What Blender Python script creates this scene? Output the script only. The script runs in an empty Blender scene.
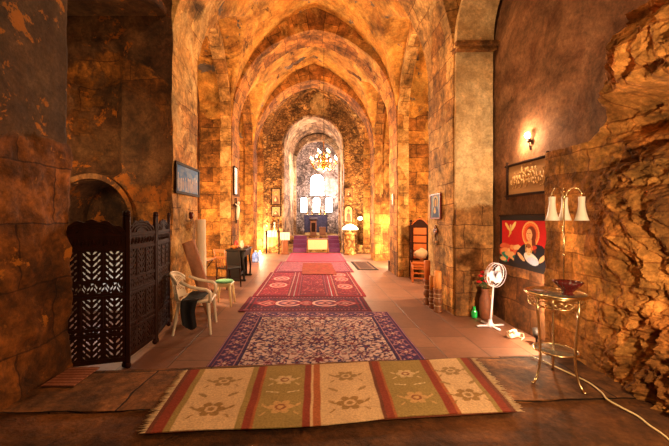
import bpy, math, random
import numpy as np
from mathutils import Vector, Matrix, Euler, noise

random.seed(7)
PI = math.pi
SC = bpy.context.scene
COL = SC.collection
EYE = 1.55            # camera height above the nave floor
F = 340.0             # focal length in pixels of the 669 px frame
VX, VY = 312.0, 218.0 # vanishing point of the nave axis


def PX(px, d):
    return (px - VX) * d / F


def PZ(py, d):
    return EYE - (py - VY) * d / F


def lin(c):
    r = []
    for v in c[:3]:
        v = v / 255.0
        r.append(v / 12.92 if v <= 0.04045 else ((v + 0.055) / 1.055) ** 2.4)
    return (r[0], r[1], r[2], 1.0)


# ------------------------------------------------------------------ mesh builder
class MB:
    def __init__(self):
        self.v, self.f, self.s, self.uv = [], [], [], {}
        self.M = Matrix.Identity(4)

    def add(self, verts, faces, smooth=False, uvs=None):
        b = len(self.v)
        self.v.extend([self.M @ Vector(p) for p in verts])
        if uvs is not None:
            for i, q in enumerate(uvs):
                self.uv[b + i] = q
        for fc in faces:
            self.f.append(tuple(b + i for i in fc))
            self.s.append(smooth)
        return self

    def box(self, c, size, bevel=0.0, rz=0.0, rot=None):
        hx, hy, hz = size[0] / 2, size[1] / 2, size[2] / 2
        bv = min(bevel, hx * .9, hy * .9, hz * .9)
        R = (rot.to_matrix() if rot is not None else Euler((0, 0, rz)).to_matrix())
        C = Vector(c)
        vs, idx = [], {}
        for sx in (-1, 1):
            for sy in (-1, 1):
                for sz in (-1, 1):
                    for ax in range(3):
                        p = [sx * hx, sy * hy, sz * hz]
                        for k in range(3):
                            if k != ax:
                                p[k] -= (sx, sy, sz)[k] * bv
                        idx[(sx, sy, sz, ax)] = len(vs)
                        vs.append(C + R @ Vector(p))
        fs = []
        if bv <= 0:
            vs2 = [C + R @ Vector((sx * hx, sy * hy, sz * hz)) for sx in (-1, 1) for sy in (-1, 1) for sz in (-1, 1)]
            self.add(vs2, [(0, 1, 3, 2), (4, 6, 7, 5), (0, 4, 5, 1), (2, 3, 7, 6), (0, 2, 6, 4), (1, 5, 7, 3)])
            return self
        for ax in range(3):
            o = [k for k in range(3) if k != ax]
            for s in (-1, 1):
                q = []
                for a, b in ((-1, -1), (1, -1), (1, 1), (-1, 1)):
                    t = [0, 0, 0]
                    t[ax] = s
                    t[o[0]] = a
                    t[o[1]] = b
                    q.append(idx[(t[0], t[1], t[2], ax)])
                fs.append(q)
            for a in (-1, 1):
                for b in (-1, 1):
                    t0 = [0, 0, 0]
                    t0[o[0]] = a
                    t0[o[1]] = b
                    t1 = list(t0)
                    t0[ax] = -1
                    t1[ax] = 1
                    fs.append((idx[(*t0, o[0])], idx[(*t1, o[0])], idx[(*t1, o[1])], idx[(*t0, o[1])]))
        for sx in (-1, 1):
            for sy in (-1, 1):
                for sz in (-1, 1):
                    fs.append((idx[(sx, sy, sz, 0)], idx[(sx, sy, sz, 1)], idx[(sx, sy, sz, 2)]))
        self.add(vs, fs)
        return self

    def lathe(self, prof, n=20, c=(0, 0, 0), flute=0, famp=0.0, cap=True, scale=(1, 1)):
        vs, fs = [], []
        for r, z in prof:
            for k in range(n):
                a = 2 * PI * k / n
                rr = r * (1 + (famp * math.cos(flute * a) if flute else 0))
                vs.append((c[0] + rr * math.cos(a) * scale[0], c[1] + rr * math.sin(a) * scale[1], c[2] + z))
        for i in range(len(prof) - 1):
            for k in range(n):
                a, b = i * n + k, i * n + (k + 1) % n
                fs.append((a, b, b + n, a + n))
        if cap:
            fs.append(tuple(reversed(range(n))))
            fs.append(tuple(range((len(prof) - 1) * n, len(prof) * n)))
        self.add(vs, fs, True)
        return self

    def tube(self, pts, r, n=8, flat=1.0, closed=False):
        pts = [Vector(p) for p in pts]
        m = len(pts)
        rs = r if isinstance(r, (list, tuple)) else [r] * m
        vs, fs = [], []
        up = None
        for i, p in enumerate(pts):
            if closed:
                t = (pts[(i + 1) % m] - pts[i - 1]).normalized()
            else:
                t = (pts[min(i + 1, m - 1)] - pts[max(i - 1, 0)])
                t = t.normalized() if t.length > 1e-9 else Vector((0, 0, 1))
            if up is None:
                up = Vector((0, 0, 1)) if abs(t.z) < .9 else Vector((0, 1, 0))
            x = up - t * up.dot(t)
            x = x.normalized() if x.length > 1e-6 else t.orthogonal().normalized()
            up = x
            y = t.cross(x)
            for k in range(n):
                a = 2 * PI * k / n
                vs.append(p + (x * math.cos(a) + y * math.sin(a) * flat) * rs[i])
        for i in range(m if closed else m - 1):
            for k in range(n):
                a, b = i * n + k, i * n + (k + 1) % n
                c2, d = ((i + 1) % m) * n + k, ((i + 1) % m) * n + (k + 1) % n
                fs.append((a, b, d, c2))
        if not closed:
            fs.append(tuple(reversed(range(n))))
            fs.append(tuple(range((m - 1) * n, m * n)))
        self.add(vs, fs, True)
        return self

    def ball(self, c, r, n=12, m=8):
        if not isinstance(r, (tuple, list)):
            r = (r, r, r)
        vs, fs = [], []
        for i in range(m + 1):
            t = PI * i / m
            for k in range(n):
                a = 2 * PI * k / n
                vs.append((c[0] + r[0] * math.sin(t) * math.cos(a), c[1] + r[1] * math.sin(t) * math.sin(a), c[2] - r[2] * math.cos(t)))
        for i in range(m):
            for k in range(n):
                a, b = i * n + k, i * n + (k + 1) % n
                fs.append((a, b, b + n, a + n))
        self.add(vs, fs, True)
        return self

    def grid(self, nu, nv, fn, uvfn=None, smooth=True, flip=False):
        vs = [fn(i / nu, j / nv) for j in range(nv + 1) for i in range(nu + 1)]
        uvs = [uvfn(i / nu, j / nv) for j in range(nv + 1) for i in range(nu + 1)] if uvfn else None
        w = nu + 1
        fs = []
        for j in range(nv):
            for i in range(nu):
                a = j * w + i
                q = (a, a + 1, a + 1 + w, a + w)
                fs.append(tuple(reversed(q)) if flip else q)
        self.add(vs, fs, smooth, uvs)
        return self

    def prism(self, poly, y0, y1, axis='y'):
        """extrude a polygon given in (x,z) along y (or (y,z) along x, (x,y) along z)"""
        n = len(poly)

        def P(p, t):
            return (p[0], t, p[1]) if axis == 'y' else ((t, p[0], p[1]) if axis == 'x' else (p[0], p[1], t))
        vs = [P(p, y0) for p in poly] + [P(p, y1) for p in poly]
        fs = [tuple(range(n)), tuple(reversed(range(n, 2 * n)))]
        for i in range(n):
            j = (i + 1) % n
            fs.append((i, i + n, j + n, j))
        self.add(vs, fs)
        return self

    def masked(self, nx, ny, mask, fn, thick):
        """cells of a grid kept where mask(i,j); fn(u,v,w) places a vertex, w in -thick/2..thick/2"""
        idx, vs, fs = {}, [], []

        def V(i, j, k):
            key = (i, j, k)
            if key not in idx:
                idx[key] = len(vs)
                vs.append(fn(i / nx, j / ny, (k - .5) * thick))
            return idx[key]
        M = [[bool(mask(i, j)) for i in range(nx)] for j in range(ny)]

        def on(i, j):
            return 0 <= i < nx and 0 <= j < ny and M[j][i]
        for j in range(ny):
            for i in range(nx):
                if not M[j][i]:
                    continue
                fs.append((V(i, j, 0), V(i + 1, j, 0), V(i + 1, j + 1, 0), V(i, j + 1, 0)))
                fs.append((V(i, j, 1), V(i, j + 1, 1), V(i + 1, j + 1, 1), V(i + 1, j, 1)))
                if not on(i - 1, j):
                    fs.append((V(i, j, 0), V(i, j + 1, 0), V(i, j + 1, 1), V(i, j, 1)))
                if not on(i + 1, j):
                    fs.append((V(i + 1, j, 0), V(i + 1, j, 1), V(i + 1, j + 1, 1), V(i + 1, j + 1, 0)))
                if not on(i, j - 1):
                    fs.append((V(i, j, 0), V(i, j, 1), V(i + 1, j, 1), V(i + 1, j, 0)))
                if not on(i, j + 1):
                    fs.append((V(i, j + 1, 0), V(i + 1, j + 1, 0), V(i + 1, j + 1, 1), V(i, j + 1, 1)))
        self.add(vs, fs)
        return self

    def build(self, name, mat, parent=None, disp=0.0, dfreq=2.2, recalc=False):
        me = bpy.data.meshes.new(name)
        vs = self.v
        if disp:
            vs = [rough(p, disp, dfreq) for p in vs]
        me.from_pydata([tuple(p) for p in vs], [], self.f)
        me.polygons.foreach_set('use_smooth', self.s)
        if self.uv:
            ul = me.uv_layers.new(name='UVMap')
            li = np.zeros(len(me.loops), dtype=np.int32)
            me.loops.foreach_get('vertex_index', li)
            arr = np.zeros((len(vs), 2), dtype=np.float32)
            for i, q in self.uv.items():
                arr[i] = q
            ul.data.foreach_set('uv', arr[li].ravel())
        me.update()
        if recalc:
            import bmesh
            bm = bmesh.new()
            bm.from_mesh(me)
            bmesh.ops.recalc_face_normals(bm, faces=bm.faces)
            bm.to_mesh(me)
            bm.free()
        if mat is not None:
            me.materials.append(mat)
        o = bpy.data.objects.new(name, me)
        COL.objects.link(o)
        if parent is not None:
            o.parent = parent
        return o


def rough(p, amp, fr=2.2):
    a = noise.noise_vector(p * fr)
    b = noise.noise_vector(p * fr * 3.1 + Vector((7, 3, 1)))
    return p + a * amp + b * (amp * .5)


def tag(o, label=None, cat=None, group=None, kind=None):
    if label:
        o['label'] = label
    if cat:
        o['category'] = cat
    if group:
        o['group'] = group
    if kind:
        o['kind'] = kind
    return o


def empty(name, loc, label, cat, group=None, rz=0.0):
    o = bpy.data.objects.new(name, None)
    o.empty_display_size = .05
    COL.objects.link(o)
    o.location = loc
    o.rotation_euler = (0, 0, rz)
    return tag(o, label, cat, group)


def copy_tree(o, parent=None):
    c = o.copy()
    COL.objects.link(c)
    c.parent = parent
    for ch in list(o.children):
        copy_tree(ch, c)
    return c


# ------------------------------------------------------------------ materials
class NT:
    def __init__(self, name):
        self.m = bpy.data.materials.new(name)
        self.m.use_nodes = True
        self.t = self.m.node_tree
        self.t.nodes.clear()
        self.out = self.n('ShaderNodeOutputMaterial')
        self.b = self.n('ShaderNodeBsdfPrincipled')
        self.l(self.b.outputs[0], self.out.inputs[0])

    def n(self, t, **kw):
        o = self.t.nodes.new(t)
        for k, v in kw.items():
            setattr(o, k, v)
        return o

    def l(self, a, b):
        self.t.links.new(a, b)

    def noise(self, vec, scale, detail=6, rough=.6, dist=0.0):
        o = self.n('ShaderNodeTexNoise')
        o.inputs['Scale'].default_value = scale
        o.inputs['Detail'].default_value = detail
        o.inputs['Roughness'].default_value = rough
        o.inputs['Distortion'].default_value = dist
        if vec is not None:
            self.l(vec, o.inputs['Vector'])
        return o.outputs['Fac']

    def ramp(self, fac, stops, interp='LINEAR'):
        o = self.n('ShaderNodeValToRGB')
        o.color_ramp.interpolation = interp
        e = o.color_ramp.elements
        while len(e) < len(stops):
            e.new(.5)
        for i, (p, c) in enumerate(stops):
            e[i].position = p
            e[i].color = c if len(c) == 4 else (*c, 1)
        self.l(fac, o.inputs[0])
        return o.outputs[0]

    def mix(self, fac, a, b, mode='MIX'):
        o = self.n('ShaderNodeMix', data_type='RGBA', blend_type=mode)
        for s, v in ((0, fac), (6, a), (7, b)):
            if hasattr(v, 'links') or isinstance(v, bpy.types.NodeSocket):
                self.l(v, o.inputs[s])
            elif s == 0:
                o.inputs[0].default_value = v
            else:
                o.inputs[s].default_value = v
        return o.outputs[2]

    def math(self, op, a, b=None):
        o = self.n('ShaderNodeMath', operation=op)
        for i, v in enumerate((a, b)):
            if v is None:
                continue
            if isinstance(v, bpy.types.NodeSocket):
                self.l(v, o.inputs[i])
            else:
                o.inputs[i].default_value = v
        return o.outputs[0]

    def bump(self, h, strength=.5, dist=.02, prev=None):
        o = self.n('ShaderNodeBump')
        o.inputs['Strength'].default_value = strength
        o.inputs['Distance'].default_value = dist
        self.l(h, o.inputs['Height'])
        if prev is not None:
            self.l(prev, o.inputs['Normal'])
        return o.outputs[0]


G = lambda v: (v, v, v, 1)


def stone(name, plaster, plaster2, block, block2, mortar, cover=.5, bw=.5, bh=.28, stain=.5, stain_col=(40, 26, 16), flake=None, flake_at=.62, seed=0.0,
          zsplit=None, bump=.7, nscale=.55, rubble=None, joint=.5, mort=.009, patch=.75, fscale=1.7):
    """masonry of dressed blocks under patchy plaster; cover = share of plaster"""
    N = NT(name)
    tc = N.n('ShaderNodeTexCoord')
    ob = N.n('ShaderNodeVectorMath', operation='ADD')
    N.l(tc.outputs['Object'], ob.inputs[0])
    ob.inputs[1].default_value = (seed, seed * 1.7, seed * .6)
    P = ob.outputs[0]
    # wobble the brick coordinates so that joints are not ruler straight
    wob = N.n('ShaderNodeTexNoise')
    wob.inputs['Scale'].default_value = 3.0
    wob.inputs['Detail'].default_value = 3
    N.l(P, wob.inputs['Vector'])
    sub = N.n('ShaderNodeVectorMath', operation='SUBTRACT')
    N.l(wob.outputs['Color'], sub.inputs[0])
    sub.inputs[1].default_value = (.5, .5, .5)
    scl = N.n('ShaderNodeVectorMath', operation='SCALE')
    N.l(sub.outputs[0], scl.inputs[0])
    scl.inputs['Scale'].default_value = .09
    add = N.n('ShaderNodeVectorMath', operation='ADD')
    N.l(tc.outputs['UV'], add.inputs[0])
    N.l(scl.outputs[0], add.inputs[1])
    br = N.n('ShaderNodeTexBrick')
    br.inputs['Scale'].default_value = 1.0
    br.inputs['Brick Width'].default_value = bw
    br.inputs['Row Height'].default_value = bh
    br.inputs['Mortar Size'].default_value = mort
    br.inputs['Mortar Smooth'].default_value = .6
    br.inputs['Bias'].default_value = -.05
    mo = tuple(a * joint + b * (1 - joint) for a, b in zip(mortar, block2))
    br.inputs['Color1'].default_value = lin(block)
    br.inputs['Color2'].default_value = lin(block2)
    br.inputs['Mortar'].default_value = lin(mo)
    N.l(add.outputs[0], br.inputs['Vector'])
    b_col, b_fac = br.outputs['Color'], br.outputs['Fac']
    if joint <= 0:
        b_fac = N.math('MULTIPLY', b_fac, 0.0)
    if rubble:
        mp = N.n('ShaderNodeMapping')
        mp.inputs['Scale'].default_value = (1, 1, 1.7)
        N.l(P, mp.inputs[0])
        wv = N.n('ShaderNodeVectorMath', operation='ADD')
        s2 = N.n('ShaderNodeVectorMath', operation='SCALE')
        N.l(sub.outputs[0], s2.inputs[0])
        s2.inputs['Scale'].default_value = .22
        N.l(mp.outputs[0], wv.inputs[0])
        N.l(s2.outputs[0], wv.inputs[1])
        v1 = N.n('ShaderNodeTexVoronoi', feature='F1')
        v1.inputs['Scale'].default_value = rubble
        N.l(wv.outputs[0], v1.inputs['Vector'])
        v2 = N.n('ShaderNodeTexVoronoi', feature='DISTANCE_TO_EDGE')
        v2.inputs['Scale'].default_value = rubble
        N.l(wv.outputs[0], v2.inputs['Vector'])
        b_fac = N.ramp(v2.outputs['Distance'], [(.02, G(1)), (.10, G(0))])
        sxx = N.n('ShaderNodeSeparateXYZ')
        N.l(v1.outputs['Color'], sxx.inputs[0])
        b_col = N.mix(b_fac, N.mix(sxx.outputs['X'], lin(block), lin(block2)), lin(mo))
    fine = N.noise(P, 9, 8, .7)
    mid = N.noise(P, 2.3, 8, .68, .6)
    big = N.noise(P, nscale, 9, .66, .8)
    big2 = N.noise(P, nscale * 1.9, 8, .7, .4)
    grit = N.noise(P, 26, 6, .75)
    pat = N.noise(P, 1.15, 10, .74, .5)
    blk = N.mix(.8, b_col, N.ramp(fine, [(.28, G(.38)), (.72, G(1.3))]), 'MULTIPLY')
    blk = N.mix(.8, blk, N.ramp(mid, [(.3, G(.45)), (.58, G(1.2))]), 'MULTIPLY')
    pl = N.mix(N.ramp(mid, [(.38, G(0)), (.62, G(1))]), lin(plaster), lin(plaster2))
    pl = N.mix(.55, pl, N.ramp(fine, [(.25, G(.6)), (.7, G(1.15))]), 'MULTIPLY')
    c0 = 1 - cover
    msk = N.ramp(big, [(max(0, .5 + (c0 - .5) * .62 - .02), G(0)), (min(1, .5 + (c0 - .5) * .62 + .02), G(1))])
    if zsplit is not None:
        sx = N.n('ShaderNodeSeparateXYZ')
        N.l(tc.outputs['Object'], sx.inputs[0])
        zz = N.math('ADD', sx.outputs['Z'], N.math('MULTIPLY', N.math('SUBTRACT', mid, .5), .8))
        up = N.n('ShaderNodeMapRange')
        N.l(zz, up.inputs[0])
        up.inputs[1].default_value = zsplit - .04
        up.inputs[2].default_value = zsplit + .04
        msk = N.math('MULTIPLY', msk, up.outputs[0])
    colr = N.mix(msk, blk, pl)
    colr = N.mix(patch, colr, N.ramp(pat, [(.34, G(.42)), (.46, G(.95)), (.62, G(1.5))]), 'MULTIPLY')
    colr = N.mix(.6, colr, N.ramp(grit, [(.3, G(.6)), (.7, G(1.3))]), 'MULTIPLY')
    if flake is not None:
        fm = N.ramp(N.noise(P, fscale, 7, .72, .3), [(flake_at, G(0)), (flake_at + .025, G(1))])
        colr = N.mix(fm, colr, lin(flake))
    st = N.ramp(big2, [(.34, G(0)), (.54, G(1))])
    sm = N.math('MULTIPLY', N.math('SUBTRACT', 1.0, st), stain)
    colr = N.mix(sm, colr, lin(stain_col))
    gm = N.n('ShaderNodeGamma')
    N.l(colr, gm.inputs[0])
    gm.inputs[1].default_value = 1.6
    N.l(gm.outputs[0], N.b.inputs['Base Color'])
    N.b.inputs['Roughness'].default_value = .88
    N.b.inputs['Specular IOR Level'].default_value = .25
    # relief: joints, pitting, plaster edge
    inv = N.math('SUBTRACT', 1.0, b_fac)
    jm = N.math('MULTIPLY', inv, N.math('SUBTRACT', 1.0, msk))
    h = N.math('ADD', N.math('MULTIPLY', jm, .45 * min(1, joint * 2)), N.math('MULTIPLY', msk, .75))
    h = N.math('ADD', h, N.math('MULTIPLY', mid, .9))
    h = N.math('ADD', h, N.math('MULTIPLY', fine, .7))
    h = N.math('ADD', h, N.math('MULTIPLY', grit, .22))
    N.l(N.bump(h, bump, .035), N.b.inputs['Normal'])
    return N.m


def plain(name, c, rough=.6, metal=0.0, var=.15, scale=12, bump=0.0, spec=.4, trans=0.0, emit=None, estr=0.0, c2=None, stretch=None):
    N = NT(name)
    tc = N.n('ShaderNodeTexCoord')
    v = tc.outputs['Object']
    if stretch:
        mp = N.n('ShaderNodeMapping')
        mp.inputs['Scale'].default_value = stretch
        N.l(v, mp.inputs[0])
        v = mp.outputs[0]
    f = N.noise(v, scale, 6, .65)
    if c2 is not None:
        col = N.mix(N.ramp(f, [(.35, G(0)), (.65, G(1))]), lin(c), lin(c2))
    else:
        col = N.mix(1.0, lin(c), N.ramp(f, [(.25, G(1 - var)), (.75, G(1 + var * .6))]), 'MULTIPLY')
    N.l(col, N.b.inputs['Base Color'])
    N.b.inputs['Roughness'].default_value = rough
    N.b.inputs['Metallic'].default_value = metal
    N.b.inputs['Specular IOR Level'].default_value = spec
    if trans:
        N.b.inputs['Transmission Weight'].default_value = trans
    if bump:
        N.l(N.bump(f, bump, .01), N.b.inputs['Normal'])
    if emit:
        N.b.inputs['Emission Color'].default_value = lin(emit)
        N.b.inputs['Emission Strength'].default_value = estr
    return N.m


def painted(name, rough=.85, weave=0.0, fine=.25, spec=.2, gamma=1.0):
    """surface whose own pattern is stored with the mesh (rugs, pictures)"""
    N = NT(name)
    at = N.n('ShaderNodeVertexColor', layer_name='Col')
    tc = N.n('ShaderNodeTexCoord')
    f = N.noise(tc.outputs['Object'], 60, 4, .7)
    g = N.noise(tc.outputs['Object'], 4, 5, .6)
    c = N.mix(1.0, at.outputs[0], N.ramp(f, [(.25, G(1 - fine)), (.75, G(1 + fine * .7))]), 'MULTIPLY')
    c = N.mix(1.0, c, N.ramp(g, [(.3, G(.86)), (.7, G(1.1))]), 'MULTIPLY')
    gm = N.n('ShaderNodeGamma')
    N.l(c, gm.inputs[0])
    gm.inputs[1].default_value = gamma
    N.l(gm.outputs[0], N.b.inputs['Base Color'])
    N.b.inputs['Roughness'].default_value = rough
    N.b.inputs['Specular IOR Level'].default_value = spec
    if weave:
        N.l(N.bump(f, weave, .006), N.b.inputs['Normal'])
    return N.m


def painted_sheet(name, mat, w, h, nx, ny, img, place, thick, parent=None):
    """thin sheet; img[ny+1, nx+1, 3] linear colours; place(x, y, k) with x in 0..w, y in 0..h, k 0 back / 1 front"""
    vs, fs = [], []
    for k in (1, 0):
        for j in range(ny + 1):
            for i in range(nx + 1):
                vs.append(place(w * i / nx, h * j / ny, k))
    W = nx + 1
    o = W * (ny + 1)
    for j in range(ny):
        for i in range(nx):
            a = j * W + i
            fs.append((a, a + 1, a + 1 + W, a + W))
    ring = [i for i in range(W)] + [j * W + nx for j in range(1, ny + 1)] + [ny * W + i for i in range(nx - 1, -1, -1)] + [j * W for j in range(ny - 1, 0, -1)]
    for q in range(len(ring)):
        a, b = ring[q], ring[(q + 1) % len(ring)]
        fs.append((a, a + o, b + o, b))
    c = [0, nx, ny * W + nx, ny * W]
    fs.append((c[3] + o, c[2] + o, c[1] + o, c[0] + o))
    me = bpy.data.meshes.new(name)
    me.from_pydata([tuple(p) for p in vs], [], fs)
    ca = me.color_attributes.new('Col', 'FLOAT_COLOR', 'POINT')
    fl = np.ones((2, ny + 1, nx + 1, 4), dtype=np.float32)
    fl[0, :, :, :3] = img
    fl[1, :, :, :3] = img
    ca.data.foreach_set('color', fl.ravel())
    me.materials.append(mat)
    ob = bpy.data.objects.new(name, me)
    COL.objects.link(ob)
    if parent is not None:
        ob.parent = parent
    return ob


# ------------------------------------------------------------------ small pattern painter (numpy)
class Art:
    def __init__(self, w, h, step):
        self.w, self.h = w, h
        self.nx, self.ny = int(round(w / step)), int(round(h / step))
        xs = np.linspace(0, w, self.nx + 1)
        ys = np.linspace(0, h, self.ny + 1)
        self.X, self.Y = np.meshgrid(xs, ys)
        self.I = np.zeros((self.ny + 1, self.nx + 1, 3), dtype=np.float32)

    def fill(self, m, c):
        self.I[m] = lin(c)[:3]

    def rect(self, x0, y0, x1, y1, c):
        self.fill((self.X >= x0) & (self.X < x1) & (self.Y >= y0) & (self.Y < y1), c)

    def ell(self, cx, cy, rx, ry, c, ang=0.0, ring=None):
        dx, dy = self.X - cx, self.Y - cy
        ca, sa = math.cos(ang), math.sin(ang)
        d = ((dx * ca + dy * sa) / rx) ** 2 + ((-dx * sa + dy * ca) / ry) ** 2
        self.fill((d <= 1) if ring is None else ((d <= 1) & (d >= ring)), c)

    def dia(self, cx, cy, rx, ry, c, ring=None):
        d = np.abs(self.X - cx) / rx + np.abs(self.Y - cy) / ry
        self.fill((d <= 1) if ring is None else ((d <= 1) & (d >= ring)), c)

    def flower(self, cx, cy, r, n, c1, c2, c3, ph=0.0):
        dx, dy = self.X - cx, self.Y - cy
        d = np.hypot(dx, dy)
        a = np.arctan2(dy, dx)
        e = r * (.72 + .28 * np.cos(n * a + ph))
        self.fill(d <= e, c1)
        self.fill(d <= e * .66, c2)
        self.fill(d <= r * .28, c3)

    def line(self, pts, wd, c):
        for (x0, y0), (x1, y1) in zip(pts[:-1], pts[1:]):
            lx, ly = x1 - x0, y1 - y0
            L = lx * lx + ly * ly + 1e-12
            t = np.clip(((self.X - x0) * lx + (self.Y - y0) * ly) / L, 0, 1)
            d = np.hypot(self.X - x0 - t * lx, self.Y - y0 - t * ly)
            self.fill(d <= wd / 2, c)

    def poly(self, pts, c):
        inside = np.zeros(self.X.shape, dtype=bool)
        n = len(pts)
        for i in range(n):
            x0, y0 = pts[i]
            x1, y1 = pts[(i + 1) % n]
            if y0 == y1:
                continue
            cond = ((y0 > self.Y) != (y1 > self.Y)) & (self.X < (x1 - x0) * (self.Y - y0) / (y1 - y0) + x0)
            inside ^= cond
        self.fill(inside, c)
# ================================================================== SETTING
XL, XR = -2.12, 2.25         # nave faces of the piers
XC, HW = (XL + XR) / 2, (XR - XL) / 2
DEEP = .85                   # depth of the side recesses
SPR = 4.1                    # springing height

M_PIER = stone('ochre_masonry', (216, 182, 124), (194, 150, 92), (210, 164, 102), (164, 120, 74), (96, 66, 40), cover=.38, bw=.62, bh=.36, stain=.42)
M_PIERPALE = stone('pale_masonry', (228, 202, 156), (206, 170, 118), (224, 190, 138), (188, 146, 94), (104, 74, 46), cover=.45, joint=.3, bw=.6, bh=.34, stain=.3, seed=5)
M_RECESS = stone('recess_masonry', (210, 168, 112), (182, 134, 82), (206, 156, 96), (154, 110, 66), (92, 60, 34), cover=.42, bw=.6, bh=.34, stain=.5, seed=11)
M_VAULT = stone('painted_vault_plaster', (222, 184, 118), (202, 156, 92), (164, 124, 76), (108, 76, 46), (82, 58, 36), cover=.7, bw=.4, bh=.2, stain=.5,
                stain_col=(54, 30, 18), flake=(150, 138, 130), flake_at=.6, seed=3, bump=.5)
M_END = stone('dark_rubble_masonry', (236, 206, 156), (218, 178, 124), (216, 178, 124), (160, 124, 84), (84, 60, 40), cover=.34, bw=.3, bh=.15, stain=.45,
              stain_col=(46, 28, 20), seed=21, rubble=7.5, joint=.35)
M_CHANCEL = stone('grey_chancel_masonry', (232, 216, 206), (206, 188, 178), (206, 188, 176), (164, 144, 134), (92, 76, 64), cover=.4, bw=.3, bh=.15, stain=.3,
                  stain_col=(70, 52, 42), seed=31, rubble=6)
M_PALEARCH = stone('limewashed_arch_stone', (214, 192, 166), (184, 156, 124), (190, 160, 128), (150, 120, 94), (120, 92, 70), cover=.5, bw=.34, bh=.2, stain=.3, seed=41)
M_BAY = stone('brown_bay_plaster', (176, 142, 108), (150, 114, 80), (150, 112, 72), (112, 78, 48), (84, 58, 38), cover=.74, bw=.6, bh=.36, stain=.45,
              stain_col=(60, 40, 26), seed=9, bump=.45)
M_NEARL = stone('grey_brown_plaster', (128, 106, 82), (112, 88, 62), (168, 122, 68), (120, 84, 46), (88, 60, 34), cover=.72, bw=.75, bh=.5, stain=.3,
                flake=(190, 140, 70), flake_at=.585, fscale=3.0, joint=.06, seed=15, zsplit=2.2, bump=.6)
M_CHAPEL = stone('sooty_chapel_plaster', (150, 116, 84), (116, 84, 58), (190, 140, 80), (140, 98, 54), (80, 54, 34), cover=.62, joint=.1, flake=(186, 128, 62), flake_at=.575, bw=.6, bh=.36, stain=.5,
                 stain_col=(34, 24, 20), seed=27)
M_POSTER_WALL = stone('right_bay_plaster', (170, 138, 110), (146, 112, 86), (166, 128, 88), (124, 88, 56), (90, 64, 42), cover=.78, bw=.6, bh=.36, stain=.35,
                      stain_col=(84, 56, 36), seed=52, bump=.45, nscale=.8, zsplit=.85, joint=.3)
M_PILASTER = stone('pale_pilaster_plaster', (234, 212, 176), (216, 188, 148), (204, 166, 118), (160, 120, 80), (90, 64, 42), cover=.85, bw=.6, bh=.36, stain=.3,
                   stain_col=(84, 56, 36), seed=44, bump=.5, zsplit=1.75, joint=.2, patch=.4)


def arch_z(d, hw, rise, zs):
    d = min(abs(d), hw)
    e = max(0.0, (rise * rise - hw * hw) / (2 * hw))
    R = hw + e
    v = R * R - (d + e) ** 2
    z = math.sqrt(max(0.0, v))
    if e == 0.0:
        z *= rise / hw
    return zs + z


def arch_profile(c, hw, rise, zs, z0=0.0, step=.09):
    """points from foot (c-hw, z0) over the arch to (c+hw, z0), with outward normals"""
    pts = []
    n = max(2, int((zs - z0) / step))
    for i in range(n):
        pts.append((c - hw, z0 + (zs - z0) * i / n, -1, 0))
    e = max(0.0, (rise * rise - hw * hw) / (2 * hw))
    R = hw + e
    if e > 0:
        a1 = math.acos(max(-1, min(1, e / R)))
        m = max(6, int(R * a1 / step))
        left = []
        for i in range(m + 1):
            a = a1 * i / m
            left.append((c + e - R * math.cos(a), zs + R * math.sin(a), -math.cos(a), math.sin(a)))
        pts += left
        pts += [(2 * c - p[0], p[1], -p[2], p[3]) for p in reversed(left[:-1])]
    else:
        m = max(8, int(PI * hw / step))
        for i in range(m + 1):
            a = PI * i / m
            pts.append((c - hw * math.cos(a), zs + rise * math.sin(a), -math.cos(a), math.sin(a)))
    for i in range(n - 1, -1, -1):
        pts.append((c + hw, z0 + (zs - z0) * i / n, 1, 0))
    return pts


def arch_mesh(name, mat, c, hw, rise, zs, t0, t1, legL, legR, ring, axis='y', z0=0.0, disp=.02, skew=0.0, step=.09, faces=(True, True), ztop=7.4, conv=None):
    """an arch with its legs: soffit plus the two faces. axis 'y' spans in x and is t0..t1 deep in y; axis 'x' the other way round"""
    pr = arch_profile(c, hw, rise, zs, z0, step)
    n = len(pr)
    L = [0.0]
    for a, b in zip(pr[:-1], pr[1:]):
        L.append(L[-1] + math.hypot(b[0] - a[0], b[1] - a[1]))

    def W(s, t, z):
        if conv is not None:
            s = conv(s, t)
        t = t + skew * (s - (c - hw))
        return Vector((s, t, z)) if axis == 'y' else Vector((t, s, z))
    mb = MB()
    m = max(1, int(abs(t1 - t0) / step))
    fl = axis == 'x'
    mb.grid(n - 1, m, lambda u, v: W(pr[int(round(u * (n - 1)))][0], t0 + (t1 - t0) * v, pr[int(round(u * (n - 1)))][1]),
            lambda u, v: (t0 + (t1 - t0) * v, L[int(round(u * (n - 1)))]), smooth=True, flip=fl)
    for k, t in ((0, t0), (1, t1)):
        if not faces[k]:
            continue

        def off(i, v):
            x, z, nx, nz = pr[i]
            if nz <= 1e-6:
                w = legL if nx < 0 else legR
            else:
                w = ring + (legL if nx < 0 else legR) * 0 + max(0, abs(nx)) ** 3 * ((legL if nx < 0 else legR) - ring)
            return (x + nx * w * v, min(ztop, z + nz * w * v))
        q = max(2, int(max(legL, legR, ring) / (step * 1.4)))

        def fn(u, v):
            i = int(round(u * (n - 1)))
            x, z = off(i, v)
            return W(x, t, z)

        def uf(u, v):
            i = int(round(u * (n - 1)))
            w = legL if pr[i][2] < 0 else legR
            if pr[i][3] > 1e-6:
                w = ring + abs(pr[i][2]) ** 3 * (w - ring)
            return (w * v + .1, L[i])
        mb.grid(n - 1, q, fn, uf, smooth=True, flip=(k == 0) != fl)
    o = mb.build(name, mat, disp=disp, dfreq=1.7)
    return o


def struct(o, label):
    return tag(o, label, 'building shell', kind='structure')


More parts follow.
